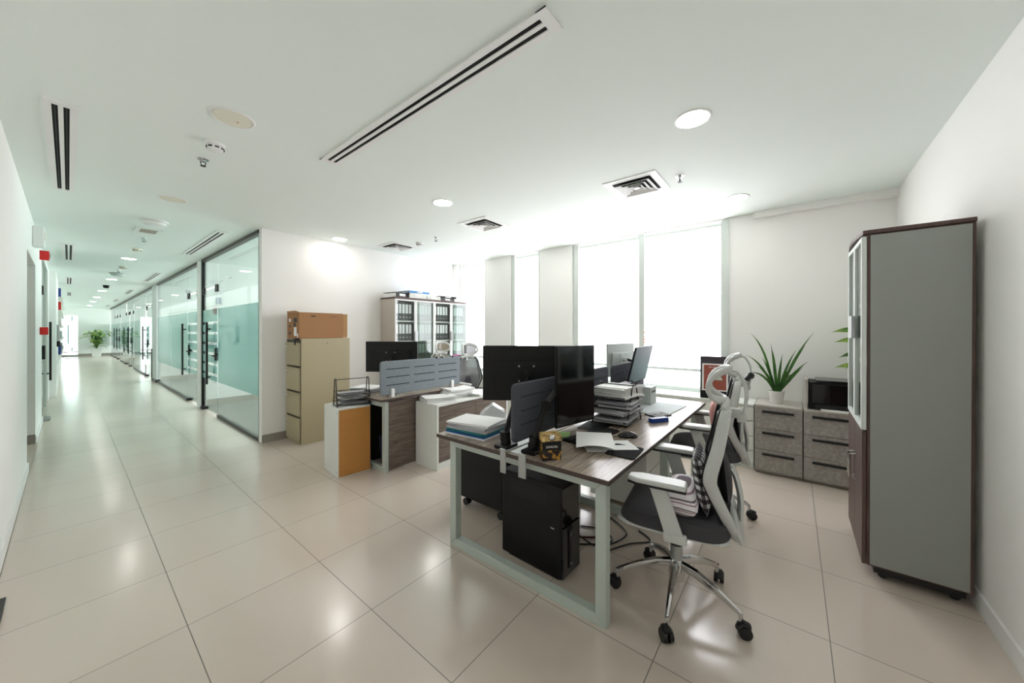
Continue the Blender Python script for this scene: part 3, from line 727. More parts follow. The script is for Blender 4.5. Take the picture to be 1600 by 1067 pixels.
# printer with papers, plant on it
t = thing('printer', 'black printer with open glossy front on the concrete drawers by the tall cabinet', 'printer', (4.32, -.425, .681))
obj('body', MB().box(.0, 0, 0, .33, .31, .25), M_blackm, t, bevel=.008)
obj('lid', MB().box(.0, .005, .252, .33, .26, .272), M_blackg, t, bevel=.006)
obj('front_flap', MB().box(-.012, .01, .06, 0, .29, .235), M_blackg, t, bevel=.003)
obj('paper_tray', MB().box(-.02, .03, .0, .0, .27, .05), M_black, t, bevel=.003)
tag(place(obj('side_board', MB().box(0, 0, 0, .34, .016, .275), M_conct), (4.30, -.10, .681)), 'upright pale grey board standing left of the black printer', 'board')
tag(place(obj('sheet_stack', MB().obox((0, 0, .004), (.045, .2, .008)).obox((.004, .01, .011), (.04, .19, .006), (0, 0, .1)), M_paper), (4.275, -.30, .681)), 'few loose sheets in front of the black printer', 'paper')
t = thing('potted_plant', 'yellow-green dracaena with drooping leaves beside the tall cabinet', 'plant', (4.50, -.50, .956))
obj('pot', MB().lathe([(.045, 0), (.06, .09), (.055, .09), (.05, .08), (.001, .08)], 24), M_pot, t, smooth=True)
obj('stem', MB().cyl((0, 0, .08), (0, .01, .50), .010), M_leaf, t)
for i, (lt, z0, dz, b, m) in enumerate([(-.22, .34, .0, .05, M_leafl), (-.20, .26, -.01, .04, M_leafl), (-.17, .14, -.03, .05, M_leaf), (-.20, .02, -.0, .05, M_leafl), (-.07, .40, .16, .0, M_leafl), (-.11, .20, -.19, .1, M_leafl),
                                  (-.09, .12, -.20, .08, M_leaf), (.10, .36, .12, .02, M_leaf), (.18, .28, -.04, .08, M_leafl), (-.04, .10, -.16, .04, M_leaf), (.15, .14, -.1, .1, M_leaf), (-.13, .08, -.08, .08, M_leafl)]):
    o = LAT * lt * 1.35; blade((0, 0, z0 + .1), (o.x, o.y, z0 + .1 + dz), (0, 0, b), .026, t, m)

# ledge things: acrylic magazine stand, papers, figurine
t = thing('magazine_stand', 'black stand holding framed booklets on the white window cabinet', 'display stand', (4.50, .68, .661), R(6))
obj('base', MB().box(-.05, -.13, 0, .07, .15, .085), M_blackm, t, bevel=.005)
obj('back_board', MB().obox((.045, .01, .27), (.012, .29, .38), (0, R(6), 0)), mat('dark patterned binder', (54, 46, 52), .6, noise=.4, nscale=60), t)
t2 = thing('booklet', 'rust-red magazine with an arch drawing in a white frame on the black stand', 'magazine', (4.455, .68, .747), R(6))
obj('page_frame', MB().obox((0, 0, .15), (.006, .25, .30), (0, R(6), 0)), M_plate, t2)
obj('cover', MB().obox((-.005, 0, .15), (.004, .215, .27), (0, R(6), 0)), M_cover, t2)
k = MB(); arc = [(-.008, .085 * math.cos(a), .045 + .155 * math.sin(a)) for a in [math.pi * i / 14 for i in range(15)]]
k.prism([(-.010, y, z) for _, y, z in arc] , (.0015, 0, 0))
obj('arch_picture', k, mat('pale arch picture', (196, 206, 196), .6, noise=.2, nscale=30), t2)
text('An Awakening', .026, M_paper, TR(-.024, -.02, .262) @ RY(6) @ RZ(-90) @ RX(90), t2)
text('Ring Road', .026, M_paper, TR(-.021, -.04, .236) @ RY(6) @ RZ(-90) @ RX(90), t2)
def sheets(name, loc, w, d, h, rz, n, label, m=None, cat='papers', grp=None, curl=0.0, jit=.012, seed=1, droop=0):
    rr = random.Random(seed); k = MB(); z = 0
    for i in range(n):
        hh = h / n; a = rr.uniform(-1, 1) * .06; ox, oy = rr.uniform(-jit, jit), rr.uniform(-jit, jit)
        ca, sa = math.cos(a), math.sin(a); nu = 8
        def fn(u, v, top, z=z, hh=hh, ox=ox, oy=oy, ca=ca, sa=sa):
            x, y = (u - .5) * w, (v - .5) * d
            zz = z + (hh * .93 if top else 0) + curl * abs(u - .5) ** 2 * 4 * (i + 1) / n - droop * max(0, u - .55) ** 2
            return (x * ca - y * sa + ox, x * sa + y * ca + oy, zz)
        b = MB().grid(lambda u, v: fn(u, v, True), nu, 1); c = MB().grid(lambda u, v: fn(u, v, False), nu, 1)
        vs = b.v + c.v; o = len(b.v); fs = b.f + [tuple(q + o for q in f[::-1]) for f in c.f]
        for q in range(nu):
            fs.append((q * 2, q * 2 + o, (q + 1) * 2 + o, (q + 1) * 2)); fs.append((q * 2 + 1, (q + 1) * 2 + 1, (q + 1) * 2 + 1 + o, q * 2 + 1 + o))
        fs.append((0, 1, 1 + o, o)); fs.append((nu * 2, nu * 2 + o, nu * 2 + 1 + o, nu * 2 + 1))
        k.add(vs, fs); z += hh
    return tag(place(obj(name, k, m or M_paper), loc, rz), label, cat, grp)
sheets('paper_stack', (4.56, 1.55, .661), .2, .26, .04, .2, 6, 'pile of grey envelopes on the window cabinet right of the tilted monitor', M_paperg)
sheets('paper_stack', (4.54, 1.95, .661), .22, .3, .03, -.1, 5, 'pale paper pile on the window cabinet behind the far monitors')

t = thing('figurine', 'tiny orange and white figurine on a stick standing on the window cabinet', 'figurine', (4.60, 1.50, .661))
obj('stick', MB().cyl((0, 0, 0), (0, 0, .62), .004, n=8).cyl((0, 0, .40), (-.03, -.10, .55), .003, n=6), M_white, t)
k = MB()
for z, r in ((.60, .012), (.64, .014), (.67, .010), (.73, .011)): k.lathe([(.001, z - r), (r, z), (.001, z + r)], 8, (.0, .0, 0))
obj('body', k, mat('orange clay', (214, 120, 70), .6), t)
# ================================================================== DESKS
def loop_leg(parent, x, y0, y1, ztop, w=.055, th=.05):
    k = MB()
    A = [(y0, 0), (y1, 0), (y1, ztop), (y0, ztop)]; B = [(y0 + w, w), (y1 - w, w), (y1 - w, ztop - w), (y0 + w, ztop - w)]
    for i in range(4):
        j = (i + 1) % 4
        k.prism([(x, *A[i]), (x, *A[j]), (x, *B[j]), (x, *B[i])], (th, 0, 0))
    return obj('leg_frame', k, M_metalw, parent, bevel=.003)
t = thing('desk', 'long woodgrain bench desk with pale steel loop legs in the foreground', 'desk', (0, 0, 0))
DX0, DX1, DY0, DY1 = 1.50, 3.72, .645, 1.825
obj('desktop', MB().box(DX0, DY0, .716, DX1, 1.231, .74), M_wood, t, bevel=.0015)
obj('desktop', MB().box(DX0, 1.239, .716, DX1, DY1, .74), M_wood, t, bevel=.0015)
eb = MB().box(DX0 - .0015, DY0, .717, DX0, DY1, .739).box(DX0, DY0 - .0015, .717, DX1, DY0, .739)
obj('edge_band', eb, M_edge, t)
for x in (1.575, 2.62, 3.60): loop_leg(t, x, .69, 1.78, .705)
k = MB()
for y in (.80, 1.66): k.box(1.6, y, .665, 3.62, y + .05, .703)
obj('rail', k, M_metalw, t)
obj('spacer', MB().box(1.58, .75, .703, 1.62, .80, .716).box(1.58, 1.6, .703, 1.62, 1.65, .716).box(3.6, .75, .703, 3.64, .8, .716).box(3.6, 1.6, .703, 3.64, 1.65, .716), M_steel, t)
obj('cable_cover', MB().box(1.52, 1.16, .7405, 1.80, 1.228, .7435).box(1.52, 1.242, .7405, 1.80, 1.31, .7435), M_silver, t, label='silver cable flap')

def screen(loc, rz, w, h, label, m, th=.028, feet=True, grooves=1, mg=M_groove, grp='felt desk screens'):
    t = thing('desk_screen', label, 'desk screen', loc, rz, grp)
    r = .03; pts = []
    for cx_, cz_, a0 in ((w / 2 - r, r, -90), (w / 2 - r, h - r, 0), (-w / 2 + r, h - r, 90), (-w / 2 + r, r, 180)):
        for i in range(5): a = R(a0 + i * 22.5); pts.append((cx_ + r * math.cos(a), -th / 2, cz_ + r * math.sin(a)))
    obj('felt_panel', MB().prism(pts, (0, th, 0)), m, t, bevel=.008)
    k = MB(); nc = grooves
    for c_ in range(nc):
        x0 = -w / 2 + .06 + c_ * (w - .06) / nc; x1 = x0 + (w - .06) / nc - .06
        for q in range(3):
            z = h * (.27 + .24 * q)
            for sd in (-1, 1): k.box(x0, sd * th / 2 - .0012, z, x1, sd * th / 2 + .0012, z + .009)
    obj('stitch_groove', k, mg, t)
    if feet:
        for x in (-w / 2 + .13, w / 2 - .13): obj('clamp', MB().box(x - .02, -th / 2 - .016, -.03, x + .02, th / 2 + .016, .06), M_plate, t, bevel=.008)
    return t
screen((2.20, 1.237, .775), 0, 1.29, .335, 'charcoal felt screen edge-on at the near end of the foreground desk', M_feltd, feet=False, grooves=4)
screen((3.34, 1.237, .775), 0, .80, .335, 'charcoal felt screen between the far pair of monitors on the foreground desk', M_feltd, feet=False, grooves=3)

def monitor(loc, rz, w, h, label, tilt=0, roll=0, back=M_blackm, scr=M_blackg, arm=None, grp='computer monitors'):
    """screen faces local -Y; loc is the panel centre"""
    t = thing('monitor', label, 'monitor', loc, 0, grp); t.rotation_euler = (tilt, roll, rz)
    obj('housing', MB().box(-w / 2, 0, -h / 2, w / 2, .016, h / 2).box(-w * .36, .016, -h * .38, w * .36, .034, h * .22), back, t, bevel=.003)
    obj('screen_panel', MB().box(-w / 2 + .006, -.002, -h / 2 + .014, w / 2 - .006, 0, h / 2 - .006), scr, t)
    k = MB()
    for sx in (-.05, .05):
        for sz in (-.05, .05): k.cyl((sx, .034, sz), (sx, .040, sz), .006, n=10)
    obj('screw', k, M_steel, t)
    obj('mount_plate', MB().box(-.05, .034, -.05, .05, .038, .05).cyl((0, .036, 0), (0, .075, 0), .022), back, t, bevel=.002)
    return t
LB = R(-51.45)
mA = monitor((1.955, 1.43, 1.122), LB + R(176), .60, .375, 'black monitor seen from behind, left of the pair on the foreground desk')
mB = monitor((1.985, 1.065, 1.072), R(-11.4), .365, .49, 'tall glossy black monitor facing the near chair on the foreground desk', back=M_blackm)
mC = monitor((3.25, 1.085, 1.105), R(4), .58, .335, 'bluish drooping monitor on the far right of the foreground desk', tilt=R(13), scr=mat('bluish screen', (62, 84, 94), .45, noise=.3, nscale=2, spec=.15))
mD = monitor((3.57, 1.41, 1.115), R(-10 + 180), .50, .33, 'silver-backed monitor behind the felt screen near the windows', back=M_silver)
def arm(mon, pts, base, clamp=None, m=M_blackm, r=.024, cl=M_steel):
    """clamp-on arm, given in room coordinates, as parts of the monitor it carries"""
    Mi = (Matrix.Translation(mon.location) @ mon.rotation_euler.to_matrix().to_4x4()).inverted()
    b = Vector(base); P = [Vector(p) for p in pts]
    def fin(name, mb, m_, **k):
        mb.v = [tuple(Mi @ Vector(v)) for v in mb.v]; return obj(name, mb, m_, mon, **k)
    bx, by, bz = b
    fin('arm_post', MB().cyl(b, b + Vector((0, 0, .05)), .03).box(bx - .055, by - .045, bz, bx + .055, by + .045, bz + .018), m, bevel=.003)
    fin('lower_arm', MB().tube([P[0], P[1]], [r * 1.15, r * .9], 10, flat=.7).cyl(P[0] - Vector((0, 0, .02)), P[0] + Vector((0, 0, .03)), r * 1.3), m, smooth=True)
    fin('upper_arm', MB().tube([P[1], P[2]], [r * .95, r * .7], 10, flat=.7).cyl(P[1] + Vector((-.02, -.016, 0)), P[1] + Vector((.02, .016, 0)), r * 1.25), m, smooth=True)
    fin('arm_head', MB().tube([P[2], P[3]], r * .6, 8), m, smooth=True)
    if clamp: fin('desk_clamp', MB().box(clamp[0] + bx, clamp[1] + by, clamp[2] + bz, clamp[3] + bx, clamp[4] + by, clamp[5] + bz), cl, bevel=.004)
arm(mA, [(1.575, 1.305, .80), (1.80, 1.40, .985), (1.88, 1.36, 1.10), (1.905, 1.385, 1.122)], (1.575, 1.30, .741), (-.085, -.066, -.115, -.076, -.026, .02))
arm(mB, [(1.60, 1.115, .80), (1.70, 1.11, .985), (1.94, 1.13, 1.10), (1.99, 1.10, 1.08)], (1.60, 1.125, .741), (-.11, -.028, -.11, -.101, .022, .02))
arm(mC, [(3.30, 1.19, .80), (3.40, 1.18, .95), (3.28, 1.17, 1.10), (3.26, 1.13, 1.11)], (3.30, 1.185, .741))
arm(mD, [(3.60, 1.29, .80), (3.75, 1.27, .95), (3.62, 1.30, 1.10), (3.58, 1.33, 1.115)], (3.60, 1.30, .741))

# papers and folders on the near-left corner
bx, by = 1.68, 1.63
px = [('white booklet under the blue folders at the bottom of the left desk pile', M_paper, .010), ('blue document folder in the left desk pile', M_blue, .010), ('teal document folder in the left desk pile', M_teal, .013),
      ('grey printed manual above the teal folder in the left desk pile', M_paperg, .016), ('thick white manual second from the top of the left desk pile', M_paperg, .016), ('white printed sheets topmost on the left desk pile', M_paper, .014)]
z = .7415
for i, (lb, m, hh) in enumerate(px):
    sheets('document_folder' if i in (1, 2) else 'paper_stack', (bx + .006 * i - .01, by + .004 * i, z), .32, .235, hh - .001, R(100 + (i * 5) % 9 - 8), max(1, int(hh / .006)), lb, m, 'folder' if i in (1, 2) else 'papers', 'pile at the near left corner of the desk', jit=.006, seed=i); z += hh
# clear plastic bag and box behind
k = MB(); 
k.prism([(-.11, 0, 0), (.11, 0, 0), (.09, 0, .05), (-.01, 0, .11), (-.10, 0, .03)], (0, .12, 0))
t = tag(place(obj('plastic_bag', k, M_plastic, bevel=.012), (2.01, 1.79, .7415), LB), 'crumpled clear plastic bag behind the left paper pile', 'bag')
tag(place(obj('tissue_box', MB().box(-.06, -.05, 0, .06, .05, .12), M_bblue, bevel=.003), (2.32, 1.62, .7415), .2), 'blue and white carton standing behind the black monitor', 'box')
sheets('paper_stack', (2.12, 1.53, .7415), .2, .28, .008, 1.2, 2, 'loose white sheets behind the felt screen under the left monitor', seed=8)

# chocolate gift box
t = thing('gift_box', 'black and gold chocolate box with a silver bauble at the desk edge', 'box', (1.575, 1.0, .741), R(-40))
t.scale = (.93, .93, .86)
obj('carton', MB().box(-.055, -.035, 0, .055, .035, .115), M_choco, t, bevel=.001)
obj('window_lid', MB().box(-.055, -.035, .115, .055, .035, .155), M_chocop, t, bevel=.001)
obj('bauble', MB().lathe([(.001, -.019)] + [(.019 * math.cos(R(a)), .019 * math.sin(R(a))) for a in range(-60, 61, 30)] + [(.001, .019)], 16, (0, -.036, .137)), M_chrome, t, smooth=True)
obj('name_panel', MB().box(-.0545, -.0362, .062, .0545, -.035, .112), M_blackm, t)
text('DONUCELI', .018, M_tag, TR(0, -.0368, .082) @ RX(90), t, width=.066)
# keyboard, notes, papers, mouse pad, mouse
t = thing('keyboard', 'black keyboard half covered by white sheets under the tall monitor', 'keyboard', (2.07, 1.00, .741), R(-9))
obj('base', MB().box(-.21, -.07, 0, .21, .07, .012), M_blackm, t, bevel=.003)
k = MB()
for r_ in range(5):
    for c_ in range(16): k.box(-.200 + c_ * .025, -.062 + r_ * .025, .012, -.178 + c_ * .025, -.041 + r_ * .025, .018)
obj('keys', k, M_black, t)
tag(place(obj('mouse_pad', MB().box(-.12, -.09, 0, .12, .09, .003), M_blackm, bevel=.001), (2.31, 1.09, .7415), .1), 'dark mat lying beside the keyboard under the tall monitor', 'mat')
k = MB().grid(lambda u, v: ((u - .5) * .30, (v - .5) * .215, .002 + .018 * math.sin(math.pi * v) * (1 - u) + .006 * u), 10, 8)
tag(place(obj('paper_sheet', k, M_paper, solid=.0008), (1.93, .915, .763), R(28)), 'curled white sheet lying across the keyboard', 'paper')
k = MB().grid(lambda u, v: ((u - .5) * .21, (v - .5) * .297, .001 + .003 * math.sin(5 * u)), 6, 4)
tag(place(obj('paper_sheet', k, M_paper, solid=.0008), (1.955, .84, .7425), R(40)), 'flat white sheet between the keyboard and the mouse pad', 'paper')
tag(place(obj('sticky_note', MB().box(-.06, -.05, 0, .06, .05, .001), M_green), (1.99, 1.175, .7415), .4), 'pale green note at the foot of the tall monitor', 'note')
k = [(x, y, 0) for x, y in [(-.11, -.07), (-.10, -.082), (.09, -.082), (.105, -.07), (.105, .07), (.09, .08), (-.09, .08), (-.105, .07)]]
tag(place(obj('mouse_pad', MB().prism(k, (0, 0, .004)), M_cloth, bevel=.001), (1.925, .735, .7415), R(5)), 'rounded black mouse pad on the near right desk corner', 'mouse pad')
def mouse(loc, rz, label):
    t = thing('computer_mouse', label, 'mouse', loc, rz)
    k = MB().grid(lambda u, v: ((u - .5) * .115, (v - .5) * .062 * (math.sin(math.pi * (u * .8 + .1)) ** .3), .036 * (math.sin(math.pi * min(1, u * .9 + .08)) ** .6) * (math.sin(math.pi * (v * .98 + .01)) ** .5)), 14, 10)
    k.prism([((u - .5) * .115, sgn * .031 * (math.sin(math.pi * (u * .8 + .1)) ** .3), 0) for sgn, us in ((1, [i / 14 for i in range(15)]), (-1, [1 - i / 14 for i in range(15)])) for u in us], (0, 0, .003))
    obj('shell', k, M_blackg, t, smooth=True)
    obj('scroll_wheel', MB().cyl((.03, -.004, .030), (.03, .004, .030), .009, n=12), M_steel, t)
    obj('cable', MB().tube(smooth_path([(.055, 0, .008), (.10, .02, .004), (.16, .09, .004), (.20, .20, .004)]), .0018, 6), M_black, t)
mouse((2.20, .82, .7415), R(129), 'glossy black mouse on the foreground desk beside the paper trays')
# letter trays with paper piles
def letter_tray(loc, rz, tiers, label, w=.34, d=.25, gap=.062, top=.05):
    t = thing('letter_tray', label, 'letter tray', loc, rz, 'black wire letter trays')
    hh = tiers * gap + top
    for k_ in range(tiers):
        z = .012 + k_ * gap; r = .0035
        m_ = MB().tube([(-w / 2, -d / 2, z + .02), (w / 2, -d / 2, z + .02), (w / 2, d / 2, z + .02), (-w / 2, d / 2, z + .02)], r, 6, closed=True)
        for q in range(13): m_.tube([(-w / 2 + w * q / 12, -d / 2, z + .02), (-w / 2 + w * q / 12, -d / 2 + .006, z), (-w / 2 + w * q / 12, d / 2 - .006, z), (-w / 2 + w * q / 12, d / 2, z + .02)], .0012, 4)
        for q in range(7): m_.tube([(-w / 2, -d / 2 + .01 + (d - .02) * q / 6, z), (w / 2, -d / 2 + .01 + (d - .02) * q / 6, z)], .0012, 4)
        obj('tray', m_, M_black, t)
    obj('handle_bar', MB().tube([(-w / 2 - .005, 0, hh), (w / 2 + .005, 0, hh)], .004, 8), M_black, t)
    for sx in (-1, 1):
        x = sx * (w / 2 + .005)
        p = smooth_path([(x, -d * .42, 0), (x, -d * .2, hh * .7), (x, -.03, hh), (x, .03, hh), (x, d * .2, hh * .7), (x, d * .42, 0)], 5)
        obj('side_frame', MB().tube(p, .005, 8).tube([(x, -d * .5, .003), (x, d * .5, .003)], .004, 6), M_black, t, smooth=True)
    return t
letter_tray((2.56, 1.035, .7415), R(-90), 4, 'black wire tray tower overflowing with papers on the foreground desk', w=.25, d=.34, gap=.055)
for i, (zz, hh) in enumerate(((.016, .030), (.071, .036), (.126, .036), (.181, .085))):
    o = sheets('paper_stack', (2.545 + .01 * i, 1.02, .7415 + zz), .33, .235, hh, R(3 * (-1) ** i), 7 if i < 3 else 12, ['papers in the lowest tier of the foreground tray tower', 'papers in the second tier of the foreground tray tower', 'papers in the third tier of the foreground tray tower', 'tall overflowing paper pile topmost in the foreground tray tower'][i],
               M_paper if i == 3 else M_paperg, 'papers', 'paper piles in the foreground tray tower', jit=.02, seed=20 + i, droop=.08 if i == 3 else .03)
k = MB().tube(smooth_path([(-.15, 0, 0), (-.15, 0, .10), (-.10, 0, .16), (.10, 0, .16), (.15, 0, .10), (.15, 0, 0)]), .005, 8)
t = thing('file_holder', 'wire file holder with upright papers behind the paper tray tower', 'file holder', (2.88, 1.12, .7415), 0)
obj('wire_frame', MB().tube(smooth_path([(-.13, -.08, 0), (-.13, -.06, .22), (-.13, .06, .22), (-.13, .08, 0)]), .005, 8).tube(smooth_path([(.13, -.08, 0), (.13, -.06, .22), (.13, .06, .22), (.13, .08, 0)]), .005, 8).box(-.13, -.08, 0, .13, .08, .012), M_black, t)
obj('papers', MB().obox((-.02, 0, .13), (.18, .05, .22), (R(14), 0, 0)).obox((.03, .03, .12), (.16, .03, .19), (R(14), 0, .1)), M_paperg, t)
t = thing('storage_box', 'small pale grey box with vent slots below the tilted monitor', 'box', (3.33, 1.08, .7415), 0)
obj('body', MB().box(-.08, -.08, 0, .08, .08, .16), M_silver, t, bevel=.006)
obj('slot', MB().box(-.05, -.082, .11, .05, -.08, .125), M_black, t)
# calculator, phone, stapler group
tag(place(obj('tape_box', MB().box(-.075, -.02, 0, .075, .02, .032), M_royal, bevel=.003), (2.70, .775, .7415), R(-32)), 'royal blue narrow box on the desk in front of the calculator', 'box')
t = thing('calculator', 'black desk calculator lying tilted on small items behind the blue box', 'calculator', (2.81, .81, .762), R(-20)); t.rotation_euler[0] = R(5)
obj('body', MB().box(-.09, -.055, 0, .09, .055, .012), M_blackm, t, bevel=.003)
k = MB()
for a in range(6):
    for b in range(4): k.box(-.08 + a * .027, -.048 + b * .018, .012, -.061 + a * .027, -.036 + b * .018, .016)
obj('buttons', k, M_greyp, t)
tag(place(obj('small_carton', MB().box(-.05, -.022, 0, .05, .022, .018), M_cream, bevel=.002), (2.86, .775, .7415), R(10)), 'small cream carton under the calculator', 'box')
tag(place(obj('desk_calendar', MB().box(-.26, -.17, 0, .26, .17, .004), M_calendar), (3.18, .93, .7415), R(-4)), 'large printed planner sheet on the far half of the desk', 'planner')
tag(place(obj('card_pile', MB().obox((0, 0, .004), (.06, .05, .008)).obox((.03, .02, .01), (.05, .04, .005), (0, 0, .4)), M_royal), (3.50, 1.12, .7415), 0), 'tiny pile of dark cards at the far desk end', 'cards')

# under the desk
t = thing('desktop_computer', 'black computer tower standing on the floor under the foreground desk', 'computer', (1.715, 1.01, 0), R(-2))
obj('case', MB().box(0.0, .006, .012, .19, .45, .53), M_blackm, t, bevel=.006)
obj('foot', MB().box(.01, .03, 0, .03, .4, .012).box(.16, .03, 0, .18, .4, .012), M_black, t)
fp = obj('front_panel', MB().box(0.004, -.006, .02, .186, .006, .30).box(.004, .0, .305, .186, .006, .52), M_blackg, t, bevel=.002)
obj('drive_slot', MB().box(.06, -.012, .06, .085, -.006, .27), M_black, fp)
obj('power_button', MB().cyl((.072, -.016, .25), (.072, -.008, .25), .006).cyl((.072, -.016, .085), (.072, -.008, .085), .007), M_chrome, fp)
obj('side_latch', MB().box(-.004, .05, .285, 0.0, .075, .292), M_chrome, t)
k = MB()
for i in range(8): k.box(-.0015, .10, .40 + i * .012, .0, .38, .405 + i * .012)
obj('side_vent', k, M_black, t)
t = thing('desktop_computer', 'pale grey computer tower with black vents deeper under the desk', 'computer', (2.42, 1.36, 0))
obj('case', MB().box(0, 0, .01, .19, .42, .45), M_silver, t, bevel=.005)
k = MB()
for i in range(14): k.box(.03, -.0015, .16 + i * .018, .10, 0, .17 + i * .018)
obj('front_vent', k, M_black, t)
obj('foot', MB().box(.01, .02, 0, .03, .4, .01).box(.16, .02, 0, .18, .4, .01), M_black, t)
t = thing('mobile_pedestal', 'black drawer pedestal on casters at the far side of the foreground desk', 'pedestal', (1.975, 1.66, 0))
obj('body', MB().box(0, .0, .075, .40, .47, .60), M_blackm, t, bevel=.015)
for k_ in range(3): obj('drawer', MB().box(.01, .47, .09 + k_ * .165, .39, .485, .245 + k_ * .165), M_blackm, t, bevel=.003)
for x, y in ((.05, .42), (.35, .42), (.05, .05), (.35, .05)):
    obj('caster', MB().cyl((x - .022, y, .028), (x + .022, y, .028), .028).box(x - .01, y - .01, .03, x + .01, y + .01, .076), M_black, t, smooth=True)
t = thing('white_pedestal', 'white drawer pedestal under the desk between the two chairs', 'pedestal', (2.76, .90, 0))
obj('body', MB().box(0, 0, .04, .38, .45, .56), M_white, t, bevel=.002)
for k_ in range(2): obj('drawer', MB().box(.004, -.016, .05 + k_ * .255, .376, 0, .295 + k_ * .255), M_white, t, bevel=.002)
for x, y in ((.05, .05), (.33, .05), (.05, .40), (.33, .40)): obj('caster', MB().cyl((x - .012, y, .02), (x + .012, y, .02), .02), M_black, t)
k = MB().box(2.02, .86, 0, 2.30, .87, .006)
for i, (pp, lb) in enumerate([([(1.95, 1.35, .006), (2.1, 1.1, .006), (2.25, .95, .006), (2.35, 1.05, .006), (2.3, 1.2, .006)], 'black cable looping on the floor under the desk nearest the tower'),
                            ([(2.0, 1.45, .008), (2.2, 1.25, .008), (2.15, 1.0, .008), (2.4, .9, .008), (2.55, 1.1, .008)], 'black cable curling on the floor beyond the near chair leg'),
                            ([(2.1, .95, .006), (2.3, .85, .006), (2.42, .75, .006), (2.5, .85, .006)], 'short black cable by the casters of the near chair')]):
    b = Vector(pp[0]); b.z = 0
    tag(place(obj('cable', MB().tube(smooth_path([Vector(p) - b for p in pp], 6), .005, 6), M_black, smooth=True), b), lb, 'cable', 'cables on the floor under the desk')
b = Vector((1.9, 1.2, 0))
tag(place(obj('power_cord', MB().tube(smooth_path([Vector(p) - b for p in [(1.9, 1.2, .006), (2.05, 1.3, .006), (2.2, 1.1, .006), (2.3, .98, .006)]], 6), .006, 6), mat('dark red cable', (90, 30, 26), .5), smooth=True), b), 'dark red cord on the floor under the desk', 'cord')

